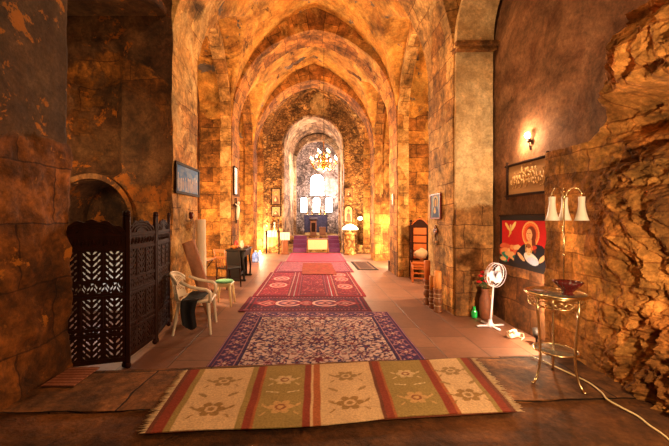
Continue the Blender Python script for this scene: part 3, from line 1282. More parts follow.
for cxk, colr, c2 in ((.143, OLIVE, CREAM), (.533, OLIVE, CREAM), (.893, OLIVE, CREAM)):
    kflower(cxk * A.w, .72, .1, colr, c2)
    kflower(cxk * A.w, .26, .11, (146, 112, 66), c2)
    for s in (-1, 1):
        A.ell(cxk * A.w + s * .12, .48, .05, .018, colr, s * .7)
for cxk in (.335, .733):
    kflower(cxk * A.w, .70, .09, (196, 168, 122), (140, 92, 60))
    kflower(cxk * A.w, .26, .1, (190, 150, 96), (138, 88, 58))
    for s in (-1, 1):
        A.line([(cxk * A.w + s * .04, .48), (cxk * A.w + s * .13, .5)], .012, (208, 184, 140))
K = [Vector((-1.085, 2.17)), Vector((1.47, 2.44)), Vector((1.57, 3.36)), Vector((-1.14, 3.1))]


def kil(u, v):
    p = (K[0] * (1 - u) + K[1] * u) * (1 - v) + (K[3] * (1 - u) + K[2] * u) * v
    return p.x, p.y + .02 * math.sin(u * 9 + 1) * (1 - v)


M_KILIM = painted('flat_woven_kilim', .95, .6, .4, .1)
kl = lay_rug('kilim', A, 0, 0, M_KILIM, 'striped green and cream kilim with stylised flowers, fringed ends, in the foreground', z=SLAB + .008, thick=.006, skew=kil, wave=.0045)
rs = random.Random(4)
for side in (0, 1):
    fr = MB()
    for i in range(90):
        v = (i + rs.random() * .6) / 90
        x, y = kil(side, v)
        s = -1 if side == 0 else 1
        l = rs.uniform(.03, .075)
        a = rs.uniform(-.5, .5)
        fr.tube([(x - s * .01, y, SLAB + .018), (x + s * l * .5, y + a * .012, SLAB + .016), (x + s * l, y + a * .04, SLAB + .0115)], [.0035, .003, .0015], 5)
    fr.build('fringe', M_FRINGE, kl)
# ================================================================== THINGS
M_DARKWOOD = plain('dark_carved_wood', (44, 20, 12), .7, spec=.1, var=.35, scale=14, bump=.3, stretch=(1, 1, .3))
M_WOOD = plain('brown_wood', (124, 72, 38), .5, var=.3, scale=16, bump=.2, stretch=(1, 1, .25))
M_REDWOOD = plain('orange_red_wood', (176, 92, 40), .45, var=.3, scale=12, bump=.2, stretch=(1, 1, .3))
M_BLACK = plain('black_lacquer', (26, 20, 18), .5, var=.2, spec=.25)
M_BLACKCLOTH = plain('black_cloth', (26, 24, 28), .9, var=.4, scale=30, bump=.4)
M_WHITEPLASTIC = plain('white_plastic', (226, 212, 190), .4, var=.05)
M_CREAM = plain('cream_plastic', (222, 200, 150), .45, var=.06)
M_GREENCLOTH = plain('green_cushion', (70, 140, 100), .9, var=.35, scale=30, c2=(120, 170, 130))
M_BRASS = plain('brass', (226, 178, 92), .22, 1.0, var=.12)
M_PALEMETAL = plain('pale_gilt_metal', (226, 200, 150), .25, 1.0, var=.1)
M_DARKMETAL = plain('dark_metal', (60, 46, 36), .4, .8)
M_GLASS = plain('clear_glass', (235, 230, 215), .06, trans=.92, var=.02)
M_OPAL = plain('white_opal_glass', (240, 234, 220), .35, var=.03)
M_RUBY = plain('ruby_glass', (84, 18, 20), .12, var=.2, spec=.8)
M_WHITECLOTH = plain('white_cloth', (226, 212, 190), .9, var=.12, scale=8, bump=.3)
M_BEIGECLOTH = plain('beige_cloth', (176, 144, 112), .9, var=.25, scale=10, bump=.4)
M_BAMBOO = plain('bamboo', (196, 140, 76), .5, var=.25, scale=20)
M_ROLL = plain('brown_rug_back', (158, 108, 82), .85, var=.25, scale=22, bump=.4)
M_BULB = plain('glowing_bulb', (255, 240, 210), .3, emit=(255, 226, 176), estr=14)
M_GLOW = plain('glowing_shade', (255, 236, 200), .5, emit=(255, 226, 170), estr=5)
M_SCREENGLASS = plain('daylit_window_pane', (255, 255, 255), .3, emit=(255, 250, 246), estr=7)
M_FRAMEWOOD = plain('dark_frame_wood', (44, 25, 17), .7, spec=.1, var=.25)
M_PICT = painted('picture_print', .95, 0, .12, .03)


# ---- carved folding screen
def make_leaf(root):
    W, H = .7, 1.57
    fr = MB()
    for x in (.022, W - .022):
        fr.box((x, 0, H / 2 + .02), (.044, .036, H - .04), .006)
        fr.lathe([(.018, 0), (.026, .012), (.02, .03), (.024, .045), (.004, .06)], 10, (x, 0, H))
    rails = [(.10, .05), (.36, .035), (.42, .03), (.745, .03), (.775, .025), (.905, .03), (1.225, .03), (1.375, .035)]
    for z, h in rails:
        fr.box((W / 2, 0, z), (W - .08, .028, h), .004)
    for za, zb in ((.43, .74), (.915, 1.22)):
        for x in (.252, .448):
            fr.box((x, 0, (za + zb) / 2), (.022, .026, zb - za), .003)
    leaf = fr.build('leaf', M_DARKWOOD, root)
    for x in (.022, W - .022):
        ft = MB()
        ft.lathe([(.016, 0), (.03, .015), (.03, .04), (.02, .06)], 12, (x, 0, 0))
        ft.build('foot', M_DARKWOOD, leaf)
    # pierced panels: rising stems with slanting leaves
    lat = MB()

    def leafmask(u, v, w, h):
        x, z = (u - .5) * w, v * h
        ax = abs(x)
        if ax < .006:
            return True
        per = .062
        for k in range(-1, int(h / per) + 1):
            zc, xc = k * per + .045, .031
            ca, sa = math.cos(.85), math.sin(.85)
            dx, dz = ax - xc, z - zc
            a, b = dx * ca + dz * sa, -dx * sa + dz * ca
            if (a / .029) ** 2 + (b / .0095) ** 2 < 1:
                return False
            dx, dz = ax - .066, z - (zc - .022)
            a, b = dx * .6 + dz * .8, -dx * .8 + dz * .6
            if (a / .018) ** 2 + (b / .007) ** 2 < 1:
                return False
        return True

    for za, zb in ((.375, .745), (.91, 1.225)):
        for xa, xb in ((.044, .25), (.25, .45), (.45, .656)):
            w, h = xb - xa, zb - za
            nx, ny = 38, int(h / .0055)
            lat.masked(nx, ny, lambda i, j: leafmask((i + .5) / nx, (j + .5) / ny, w, h), lambda u, v, t: Vector((xa + w * u, t, za + h * v)), .012)
    for za, zb, ph in ((.125, .36, 0.0), (.77, .90, 1.0)):
        w, h = .612, zb - za
        nx, ny = 110, int(h / .0055)

        def fm(i, j):
            x, z = (i + .5) / nx * w, (j + .5) / ny * h
            if za < .2:
                return leafmask(((x % .204) / .204), z / h, .204, h)
            q = math.sin(x * 61 + ph) * .03 + h / 2
            d = abs(z - q)
            return not (.012 < d < .034 and math.sin(x * 61 * 3 + (1 if z > q else 2.5)) > -.35)
        lat.masked(nx, ny, fm, lambda u, v, t: Vector((.044 + w * u, t, za + h * v)), .012)
    lat.build('lattice', M_DARKWOOD, leaf)
    # solid carved frieze and crest
    cr = MB()
    cr.box((W / 2, 0, 1.30), (W - .08, .016, .13), .003)
    for i in range(9):
        x = .09 + i * .065
        cr.tube([(x - .024, -.012, 1.27), (x - .008, -.016, 1.315), (x + .016, -.014, 1.335), (x + .02, -.012, 1.30), (x + .004, -.012, 1.29)], .006, 6)
        cr.tube([(x - .024, .012, 1.27), (x - .008, .016, 1.315), (x + .016, .014, 1.335), (x + .02, .012, 1.30), (x + .004, .012, 1.29)], .006, 6)
    pts = []
    for i in range(33):
        t = i / 32
        xx = .05 + t * .6
        pts.append((xx, 1.40 + .125 * math.sin(PI * t) ** .55 + .012 * math.sin(t * PI * 9)))
    cr.prism([(.05, 1.385)] + pts + [(.65, 1.385)], -.01, .01)
    for k in range(3):
        s = 1 - k * .26
        for y in (-.014, .014):
            cr.tube([(W / 2 + (q - 8) / 8 * .27 * s, y, 1.40 + .105 * s * math.sin(PI * q / 16) ** .6) for q in range(17)], .006, 6)
    cr.build('crest', M_DARKWOOD, leaf)
    return leaf


scr = empty('folding_screen', (-1.95, 3.47, 0), 'dark carved wooden folding screen with pierced leaf pattern in front of the left chapel', 'folding screen')
lf = make_leaf(scr)
hinge = [Vector((-2.56, 3.31, 0)), Vector((-1.945, 3.50, 0)), Vector((-1.935, 4.21, 0)), Vector((-2.06, 4.88, 0))]


def set_leaf(o, a, b):
    d = b - a
    o.location = a - Vector((-1.95, 3.47, 0)) + d.normalized() * .012
    o.rotation_euler = (0, 0, math.atan2(d.y, d.x))


set_leaf(lf, hinge[0], hinge[1])
for a, b in ((hinge[1], hinge[2]), (hinge[2], hinge[3])):
    set_leaf(copy_tree(lf, scr), a, b)


# ---- white plastic armchair, facing +x in its own frame
def make_armchair():
    r = empty('plastic_armchair', (-1.63, 4.76, 0), 'white plastic garden armchair holding a black cloth, beside the folding screen', 'chair')
    st = MB()
    st.grid(14, 14, lambda u, v: Vector((-.2 + .42 * u, (-.22 + .44 * v) * (1 + .06 * u), .41 + .025 * (2 * v - 1) ** 2 + .012 * u)), flip=False)
    st.grid(14, 14, lambda u, v: Vector((-.2 + .42 * u, (-.22 + .44 * v) * (1 + .06 * u), .385 + .025 * (2 * v - 1) ** 2 + .012 * u)), flip=True)
    st.tube([(-.2, -.22, .42), (.22, -.235, .433), (.235, -.2, .425), (.235, .2, .425), (.22, .235, .433), (-.2, .22, .42)], .016, 8)
    st.build('seat', M_WHITEPLASTIC, r)
    bk = MB()

    def bp(u, v, t):
        a = (u - .5) * 2.3
        rad = .23
        z = .43 + .36 * v
        return Vector((-.03 - (rad + t) * math.cos(a) - .07 * v, (rad + t) * math.sin(a) * 1.08, z - .1 * v * (abs(u - .5) * 2) ** 3))

    def bm_(i, j):
        u, v = (i + .5) / 46, (j + .5) / 34
        if v < .3 or v > .86 or abs(u - .5) > .36:
            return v > .8 or v < .1 or abs(u - .5) < .42
        return ((i + j) % 4 < 2) or ((i - j) % 4 < 2) if False else not ((i // 2 + j // 2) % 2 == 0 and (i % 2 or j % 2))
    bk.masked(46, 34, bm_, bp, .012)
    rim = [bp(.5 + (k - 20) / 40, 1.0, 0) for k in range(41)]
    bk.tube(rim, .015, 8)
    bk.build('backrest', M_WHITEPLASTIC, r)
    for s in (-1, 1):
        am = MB()
        am.tube([(-.14, s * .24, .70), (-.02, s * .275, .64), (.1, s * .285, .615), (.19, s * .28, .6), (.235, s * .27, .56), (.24, s * .265, .5), (.235, s * .255, .42)], .022, 8, 1.3)
        am.build('armrest', M_WHITEPLASTIC, r)
        for x0, x1, y0, y1 in ((.205, .245, .235, .27), (-.17, -.24, .205, .25)):
            lg = MB()
            n = 7
            lg.grid(6, 8, lambda u, v: Vector((x0 + (x1 - x0) * v + .022 * math.cos(u * 2 * PI) * (1.25 - .5 * v), s * (y0 + (y1 - y0) * v) + .026 * math.sin(u * 2 * PI) * (1.35 - .5 * v), .43 * (1 - v))))
            lg.lathe([(.016, 0), (.018, .01), (.014, .015)], 8, (x1, s * y1, 0))
            lg.build('leg', M_WHITEPLASTIC, r)
    return r


ch = make_armchair()
ch.rotation_euler.z = math.radians(8)

bag = MB()


def drape(u, v):
    # cloth lying over the seat and hanging down past its near edge
    s = v * .8
    x = -.12 + (.28 - .1 * min(1.0, v * 1.4)) * u + .015 * math.sin(v * 7)
    if s < .3:
        y, z = .11 - s, .462 + .012 * math.sin(u * 8 + v * 5) + .05 * math.sin(u * PI) * (1 - v * 2.2)
    elif s < .42:
        k = (s - .3) / .12
        y, z = -.19 - .105 * k, .462 + .012 * math.sin(u * 8 + v * 5) * (1 - k) + .012 * math.sin(PI * k)
    else:
        y, z = -.295 - .014 * math.sin(u * 9 + 1), .462 - (s - .42) * (.8 + .2 * math.sin(u * 2.6))
    return Vector((x, y, z))


bag.grid(20, 36, drape)
bag.grid(20, 36, lambda u, v: drape(u, v) + Vector((0, .008, -.006)), flip=True)
bo = tag(bag.build('black_cloth', M_BLACKCLOTH), 'black cloth thrown over the seat of the white plastic armchair', 'cloth')
bo.location = (-1.63, 4.76, .0)
bo.rotation_euler.z = math.radians(8)

# ---- stool
r = empty('stool', (-1.57, 6.1, 0), 'cream plastic stool with a green cushion top', 'stool')
m = MB()
m.box((0, 0, .385), (.3, .3, .03), .012)
m.box((0, 0, .35), (.26, .26, .04), .008)
m.build('seat', M_CREAM, r)
m = MB()
m.lathe([(.05, 0), (.15, .004), (.165, .018), (.15, .034), (.05, .04)], 24, (0, 0, .4))
m.build('cushion', M_GREENCLOTH, r)
for sx in (-1, 1):
    for sy in (-1, 1):
        m = MB()
        m.tube([(sx * .115, sy * .115, .36), (sx * .135, sy * .135, .18), (sx * .155, sy * .155, 0)], [.026, .021, .016], 8)
        m.build('leg', M_CREAM, r)

# ---- roll of carpet, white roll, bamboo
def roll(name, a, b, rad, mat, label, cat, spiral=True, rad2=None):
    a, b = Vector(a), Vector(b)
    t = (b - a).normalized()
    x = t.orthogonal().normalized()
    y = t.cross(x)
    m = MB()
    rad2 = rad2 or rad
    vs, turns, n = [], 3.2, 70

    def P(k, w):
        q = k / n
        ang = q * turns * 2 * PI
        rr = (rad + (rad2 - rad) * w) * (.25 + .75 * q)
        c = a + (b - a) * w
        return c + x * math.cos(ang) * rr + y * math.sin(ang) * rr
    m.grid(n, 14, lambda u, v: P(u * n, v))
    m.grid(n, 14, lambda u, v: P(u * n, v) + (a - P(u * n, v) + (b - a) * v).normalized() * .008, flip=True)
    return tag(m.build(name, mat, disp=.004, dfreq=4), label, cat)


roll('rolled_carpet', (-1.58, 5.34, .06), (-1.985, 5.44, 1.16), .105, M_ROLL, 'brown carpet roll leaning on the pier behind the white armchair', 'rug', rad2=.115)
roll('white_roll', (-1.93, 6.0, .01), (-2.0, 6.08, 1.52), .075, M_WHITECLOTH, 'white roll of sheeting standing upright behind the brown carpet roll', 'roll', rad2=.1)
m = MB()
a, b = Vector((-2.14, 4.97, .02)), Vector((-2.2, 5.08, 1.26))
m.tube([a + (b - a) * k / 12 for k in range(13)], [.017 if k % 2 else .021 for k in range(13)], 8)
tag(m.build('bamboo_pole', M_BAMBOO), 'thin bamboo pole leaning against the pier beside the folding screen', 'pole')
m = MB()
m.ball((-2.235, 5.075, 1.31), (.055, .03, .1), 14, 10)
tag(m.build('wall_plaque', M_WHITEPLASTIC), 'small white oval plaque on the corner of the pier above the bamboo pole', 'plaque')

# ---- small red lamp on the pier
r = empty('votive_lamp', (XL + .035, 5.72, 1.5), 'tiny red votive lamp on a wall bracket below the pale blue picture', 'lamp')
m = MB()
m.tube([(-.05, 0, 0), (.03, 0, 0), (.05, 0, .03)], .007, 6)
m.build('bracket', M_DARKMETAL, r)
m = MB()
m.lathe([(.012, .03), (.035, .05), (.04, .12), (.03, .15)], 12, (.05, 0, 0))
m.build('cup', M_RUBY, r)

# ---- folding table
r = empty('folding_table', (-2.3, 6.85, 0), 'small folding table with crossed legs, in the recess behind the green stool', 'table')
m = MB()
m.box((0, 0, .71), (.58, .5, .025), .006)
m.build('table_top', M_WOOD, r)
for s in (-1, 1):
    for k in (-1, 1):
        m = MB()
        m.tube([(k * .25, s * (.2 + .014 * k), .7), (-k * .25, s * (.2 + .014 * k), .008)], .011, 8)
        m.build('leg', M_DARKMETAL, r)


# ---- wooden chair at the desk
def make_chair():
    r = empty('side_chair', (-1.87, 7.62, 0), 'brown wooden chair with a dark seat, drawn up to the black desk', 'chair', rz=math.radians(-38))
    m = MB()
    m.box((0, 0, .44), (.4, .4, .035), .012)
    m.build('seat', M_BLACK, r)
    m = MB()
    for s in (-1, 1):
        m.tube([(s * .18, -.19, .42), (s * .185, -.215, .65), (s * .19, -.25, .86)], .017, 8)
    for z, y, h in ((.83, -.245, .07), (.68, -.222, .05)):
        m.box((0, y, z), (.38, .018, h), .005)
    for x in (-.08, 0, .08):
        m.box((x, -.215, .57), (.03, .014, .22), .003, rot=Euler((.1, 0, 0)))
    m.build('backrest', M_WOOD, r)
    for sx in (-1, 1):
        for sy in (-1, 1):
            m = MB()
            m.tube([(sx * .175, sy * .175, .43), (sx * .19, sy * .195, 0)], [.02, .014], 8)
            m.build('leg', M_DARKWOOD, r)
    m = MB()
    m.tube([(-.182, -.185, .2), (-.182, .185, .2)], .009, 6)
    m.tube([(.182, -.185, .2), (.182, .185, .2)], .009, 6)
    m.build('stretcher', M_DARKWOOD, r)
    return r


make_chair()

# ---- black desk (small reed organ like stand)
r = empty('black_desk', (-1.86, 8.75, 0), 'black lacquered desk against the left pier with things on top', 'desk')
m = MB()
m.box((0, 0, .76), (.5, .94, .035), .008)
m.build('desk_top', M_BLACK, r)
for s in (-1, 1):
    m = MB()
    m.box((-.06, s * .42, .37), (.34, .04, .74), .006)
    m.box((0, s * .42, .025), (.48, .06, .05), .01)
    m.tube([(.19, s * .42, .05), (.2, s * .42, .3), (.17, s * .42, .5), (.2, s * .42, .74)], .024, 10)
    m.build('side_panel', M_BLACK, r)
m = MB()
m.box((-.2, 0, .42), (.02, .8, .6), .003)
m.build('back_panel', M_BLACK, r)
m = MB()
m.box((.0, 0, .66), (.4, .8, .15), .006)
m.build('drawer', M_BLACK, r)
m = MB()
m.box((.05, 0, .14), (.05, .8, .05), .006)
m.build('stretcher', M_BLACK, r)
# things on the desk
def lathe_thing(name, prof, loc, mat, label, cat, n=16, group=None, **kw):
    m = MB()
    m.lathe(prof, n, **kw)
    o = m.build(name, mat)
    o.location = loc
    return tag(o, label, cat, group)


M_ORANGE = plain('orange_glaze', (214, 120, 54), .35, var=.2)
lathe_thing('bowl', [(.03, 0), (.05, .008), (.085, .06), (.09, .08), (.083, .078), (.045, .02), (.01, .016)], (-1.93, 8.5, .7785), M_ORANGE, 'orange bowl at the near end of the black desk', 'bowl')
lathe_thing('vase', [(.035, 0), (.05, .03), (.055, .1), (.03, .16), (.035, .2)], (-1.78, 8.62, .7785), M_WHITECLOTH, 'small white vase on the black desk', 'vase')
lathe_thing('jar', [(.05, 0), (.055, .02), (.055, .13), (.04, .15), (.04, .18), (.02, .19)], (-1.95, 8.75, .7785), plain('red_tin', (168, 52, 36), .4), 'red jar in the middle of the black desk', 'jar')
bkx = MB()
bkx.box((0, 0, .02), (.16, .22, .04), .004)
o = tag(bkx.build('book', plain('brown_leather', (132, 78, 44), .6)), 'brown book lying on the far end of the black desk', 'book')
o.location = (-1.76, 8.98, .7785)


# ---- framed pictures
def framed(name, loc, face, w, h, art, mat_frame, label, cat='picture', fw=.03, depth=.03, group=None, passe=None):
    """face: 'x+' hangs on a wall looking to +x, 'x-', or 'y-'"""
    r = empty(name, loc, label, cat, group)
    r.rotation_euler.z = {'x+': PI / 2, 'x-': -PI / 2, 'y-': 0.0}[face]
    m = MB()
    for x in (-w / 2 + fw / 2, w / 2 - fw / 2):
        m.box((x, -depth / 2, 0), (fw, depth, h), .004)
    for z in (-h / 2 + fw / 2, h / 2 - fw / 2):
        m.box((0, -depth / 2, z), (w - 2 * fw, depth, fw), .004)
    m.box((0, -.004, 0), (w - .01, .008, h - .01))
    m.build('frame', mat_frame, r)
    iw, ih = w - 2 * fw + .004, h - 2 * fw + .004
    painted_sheet('print', M_PICT, iw, ih, art.nx, art.ny, art.I, lambda x, y, k: Vector((x - iw / 2, -.009 - .006 * k, y - ih / 2)), .006, r)
    return r


# pale blue picture on the near left pier
A = Art(1.0, .44, .011)
A.rect(0, 0, 9, 9, (112, 140, 184))
rs = random.Random(11)
for i in range(60):
    A.ell(rs.uniform(0, 1), rs.uniform(.15, .44), .09, .03, rs.choice(((92, 128, 182), (134, 156, 188), (110, 142, 190))), rs.uniform(-.3, .3))
for i in range(46):
    x, y = rs.uniform(0, 1), rs.uniform(0, .24)
    A.ell(x, y, .05, .035, rs.choice(((160, 158, 172), (138, 140, 166), (176, 174, 184), (120, 126, 156))), rs.uniform(0, 3))
for i in range(9):
    x = .08 + i * .105 + rs.uniform(-.02, .02)
    h0 = rs.uniform(.16, .26)
    A.ell(x, h0 * .62, .03, h0 * .5, rs.choice(((184, 180, 184), (156, 158, 176), (172, 160, 164))))
    A.ell(x, h0 * 1.18, .016, .022, (216, 196, 180))
framed('framed_picture', (XL + .02, 5.73, 2.18), 'x+', 1.08, .5, A, M_FRAMEWOOD, 'wide pale blue picture of robed figures in a thin dark frame', fw=.045)


def icon_art(w, h, bg, robe, halo, seed, step=.008):
    A = Art(w, h, step)
    A.rect(0, 0, 9, 9, bg)
    rs = random.Random(seed)
    for i in range(14):
        A.ell(rs.uniform(0, w), rs.uniform(0, h), w * .12, h * .05, tuple(min(255, max(0, int(v + rs.uniform(-24, 24)))) for v in bg), rs.uniform(0, 3))
    A.ell(w * .5, h * .68, w * .27, w * .27, halo)
    A.poly([(w * .12, 0), (w * .2, h * .34), (w * .38, h * .52), (w * .62, h * .52), (w * .8, h * .34), (w * .88, 0)], robe)
    A.ell(w * .5, h * .66, w * .18, w * .22, robe)
    A.ell(w * .5, h * .65, w * .11, w * .15, (206, 164, 124))
    A.ell(w * .42, h * .28, w * .13, h * .1, (212, 180, 140))
    A.ell(w * .42, h * .4, w * .075, h * .055, (210, 170, 128))
    return A


M_REDFRAME = plain('red_brown_frame', (128, 44, 28), .45, var=.2)
framed('icon', (XR - .02, 6.1, 1.76), 'x-', .5, .46, icon_art(.44, .4, (150, 166, 186), (96, 110, 140), (206, 190, 150), 2), M_REDFRAME, 'small icon in a red-brown frame on the right pier above the candle stands', 'icon')
for i, (z, h, lab, bgc) in enumerate(((2.49, .74, 'upper of two framed icons on the end wall left of the chancel', (150, 120, 84)), (1.84, .46, 'lower of two framed icons on the end wall left of the chancel', (160, 136, 100)))):
    framed('icon', (-1.58, 14.95, z), 'y-', .42, h, icon_art(.36, h - .06, bgc, (116, 84, 62), (204, 164, 92), 5 + i, .014), M_FRAMEWOOD, lab, 'icon', fw=.035)
framed('icon', (1.62, 14.95, 2.66), 'y-', .36, .4, icon_art(.3, .34, (150, 110, 70), (98, 62, 40), (176, 130, 70), 9, .014), M_WOOD, 'small dim icon high on the end wall above the arched icon', 'icon', fw=.03)
# arched icon
r = empty('arched_icon', (1.6, 14.95, 1.36), 'round-topped brown icon on the end wall above the glowing flower lamp', 'icon')
m = MB()
pr = [(-.2, 0)] + [(-.2 * math.cos(PI * k / 14), .54 + .2 * math.sin(PI * k / 14)) for k in range(15)] + [(.2, 0)]
m.prism(pr, -.03, -.002)
m.build('frame', M_FRAMEWOOD, r)
m = MB()
pr = [(-.16, .04)] + [(-.16 * math.cos(PI * k / 14), .54 + .16 * math.sin(PI * k / 14)) for k in range(15)] + [(.16, .04)]
m.prism(pr, -.04, -.031)
m.build('gilt_field', plain('old_gilt', (196, 146, 86), .5, .3), r)
m = MB()
m.prism([(-.11, .05), (-.1, .25), (-.05, .4), (.05, .4), (.1, .25), (.11, .05)], -.047, -.041)
m.ball((0, -.043, .5), (.06, .008, .08))
m.build('figure', plain('dark_robe', (98, 62, 44), .7), r)
# white framed panel and crucifix figure on the second left pier
A = Art(.3, .66, .02)
A.rect(0, 0, 9, 9, (246, 240, 226))
A.ell(.15, .3, .07, .2, (222, 200, 170))
framed('framed_print', (XL + .02, 9.3, 2.56), 'x+', .42, .78, A, M_FRAMEWOOD, 'tall white framed print on the second left pier, above the carved figure', 'picture', fw=.035)
r = empty('crucifix', (XL + .045, 9.3, 1.42), 'pale carved figure on a cross, on the left pier above the black desk', 'crucifix')
m = MB()
m.box((0, 0, .33), (.035, .06, .7), .006)
m.box((0, 0, .48), (.035, .44, .06), .006)
m.build('cross', M_DARKWOOD, r)
m = MB()
m.tube([(.035, 0, .08), (.04, .01, .22), (.05, 0, .36), (.055, 0, .46)], [.028, .04, .05, .035], 10)
m.tube([(.05, 0, .45), (.045, .1, .48), (.03, .2, .51)], [.022, .016, .012], 8)
m.tube([(.05, 0, .45), (.045, -.1, .48), (.03, -.2, .51)], [.022, .016, .012], 8)
m.ball((.06, .01, .54), (.035, .035, .045))
m.build('figure', M_WHITEPLASTIC, r)
# wall cross under the icon on the right pier
r = empty('wall_ornament', (XR - .03, 6.12, 1.06), 'small carved wooden cross ornament with pale tassels, under the red-brown framed icon', 'ornament')
m = MB()
for y, z in ((0, .32), (-.06, .26), (.06, .26), (0, .22)):
    m.ball((0, y, z), (.018, .045, .045))
m.tube([(0, 0, .36), (0, 0, .12)], .014, 8)
m.build('cross', M_WOOD, r)
m = MB()
for y in (-.05, 0, .05):
    m.ball((-.005, y, .1 - abs(y)), (.02, .026, .05))
m.build('tassels', M_BEIGECLOTH, r)

# ---- water jug
r = empty('water_bottle', (-1.98, 11.95, 0), 'large blue and white water bottle on the floor near the far left pier', 'bottle')
m = MB()
m.lathe([(.1, 0), (.125, .015), (.125, .1), (.118, .12), (.125, .14), (.125, .26), (.09, .32), (.035, .35), (.035, .38)], 18)
m.build('body', plain('pale_blue_plastic', (70, 110, 200), .2, spec=.7, c2=(150, 176, 226), scale=5), r)
m = MB()
m.lathe([(.04, 0), (.04, .035), (.02, .04)], 14, (0, 0, .375))
m.build('cap', M_WHITEPLASTIC, r)

# ---- candle stands on the right
for i, (x, y, hh, rr, lab) in enumerate(((2.075, 6.12, .79, .058, 'tallest turned candle stand with its thick orange candle, farthest of three by the right pier'),
                                         (2.07, 5.86, .56, .05, 'shortest turned candle stand, middle of three by the right pier'),
                                         (2.08, 5.62, .68, .062, 'turned candle stand nearest the camera of three by the right pier'))):
    r = empty('candle_stand', (x, y, 0), lab, 'candle stand', 'three turned candle stands')
    m = MB()
    b = hh * .56
    m.lathe([(rr * 1.1, 0), (rr * 1.2, .02), (rr * .8, .05), (rr * 1.1, b * .2), (rr * .7, b * .27), (rr * 1.15, b * .38), (rr * 1.2, b * .5), (rr * .7, b * .6), (rr * 1.1, b * .7), (rr * .75, b * .78), (rr * .95, b * .92), (rr * 1.15, b)], 18)
    m.build('turned_post', M_WOOD, r)
    for z in (.27, .6, .78):
        m = MB()
        m.tube([(rr * .84 * math.cos(k * PI / 8), rr * .84 * math.sin(k * PI / 8), b * z) for k in range(16)], .008, 6, closed=True)
        m.build('pale_band', M_BEIGECLOTH, r)['label'] = 'pale painted band'
    m = MB()
    m.lathe([(rr * .92, 0), (rr * .92, hh - b - .02), (rr * .8, hh - b - .004), (rr * .3, hh - b - .012)], 18, (0, 0, b))
    m.build('candle', plain('orange_wax_%d' % i, ((206, 112, 50), (200, 130, 60), (224, 146, 76))[i], .5), r)

# ---- carved throne with cloth
r = empty('carved_chair', (2.66, 8.35, 0), 'tall-backed carved orange wooden chair in the right recess', 'chair', rz=math.radians(-14))
m = MB()
pr = [(-.2, .5)] + [(-.2 + .4 * k / 16, 1.40 + .15 * math.sin(PI * k / 16) + .02 * math.sin(PI * k / 16 * 5)) for k in range(17)] + [(.2, .5)]
m.prism(pr, .16, .19)
m.build('backrest', M_DARKWOOD, r)
m = MB()
for s in (-1, 1):
    m.box((s * .215, .175, .72), (.05, .05, 1.44), .008)
    m.ball((s * .215, .175, 1.47), .035)
m.build('post', M_DARKWOOD, r)
m = MB()
for k in range(4):
    m.box((0, .152, .62 + k * .2), (.31, .016, .17), .006)
m.tube([(-.2 + .4 * k / 12, .16, 1.38 + .15 * math.sin(PI * k / 12)) for k in range(13)], .016, 8)
m.build('carved_panel', M_REDWOOD, r)
m = MB()
m.box((0, -.04, .46), (.46, .42, .05), .01)
m.box((0, -.04, .40), (.42, .38, .08), .01)
m.build('seat', M_REDWOOD, r)
for s in (-1, 1):
    m = MB()
    m.tube([(s * .21, .16, .74), (s * .215, -.05, .73), (s * .215, -.22, .7)], .022, 8)
    m.tube([(s * .21, -.2, .7), (s * .21, -.2, .46)], .018, 8)
    m.build('armrest', M_DARKWOOD, r)
    m = MB()
    m.lathe([(.026, 0), (.03, .03), (.018, .08), (.03, .2), (.02, .3), (.03, .44)], 10, (s * .19, -.21, 0))
    m.build('leg', M_REDWOOD, r)
    m = MB()
    m.box((s * .2, .16, .22), (.045, .045, .44), .006)
    m.build('leg', M_REDWOOD, r)
m = MB()
for z in (.1, .22, .33):
    m.box((0, -.21, z), (.36, .018, .035), .004)
m.build('stretcher', M_REDWOOD, r)
m = MB()


def pillow(u, v):
    a, b = u * 2 * PI, (v - .5) * PI
    k = 1 + .12 * math.sin(3 * a + 4 * v)
    return Vector((.16 * math.cos(a) * math.cos(b) * k, .13 * math.sin(a) * math.cos(b) * k, .13 * math.sin(b) * (1 + .2 * math.cos(a))))


m.grid(22, 14, pillow, flip=True)
o = tag(m.build('cloth_bundle', M_BEIGECLOTH, disp=.012, dfreq=7), 'beige cloth bundle on the seat of the carved orange chair', 'cloth')
o.location = (2.63, 8.27, .672)

# ---- black floodlight box
r = empty('floodlight', (2.3, 10.0, 0), 'small black floodlight box on the floor beside the right pier', 'lamp')
m = MB()
m.box((0, 0, .15), (.11, .12, .3), .012)
m.build('housing', M_BLACK, r)
m = MB()
m.box((0, .063, .17), (.08, .006, .18), .002)
m.build('lens', M_GLOW, r)
# ---- white wall switch box
m = MB()
m.box((XR - .03, 9.28, 2.06), (.06, .09, .3), .01)
tag(m.build('wall_light', M_WHITEPLASTIC), 'slim white wall light on the second right pier', 'lamp')

# ---- chandelier
r = empty('chandelier', (.36, 10.4, 3.08), 'brass chandelier with lit candle bulbs hanging in the nave', 'chandelier')
m = MB()
m.lathe([(.004, -.12), (.035, -.1), (.05, -.06), (.02, -.02), (.03, .03), (.065, .1), (.03, .17), (.018, .22), (.03, .3), (.045, .36), (.016, .42), (.012, .75), (.03, .78), (.01, .82)], 18)
m.build('stem', M_BRASS, r)
m = MB()
zz = .8
k = 0
while zz < 3.84:
    m.tube([(.012 * math.cos(a) * (1 if k % 2 else 0), .012 * math.cos(a) * (0 if k % 2 else 1), zz + .028 + .028 * math.sin(a)) for a in [q * PI / 4 for q in range(8)]], .0045, 5, closed=True)
    zz += .05
    k += 1
m.build('chain', M_DARKMETAL, r)


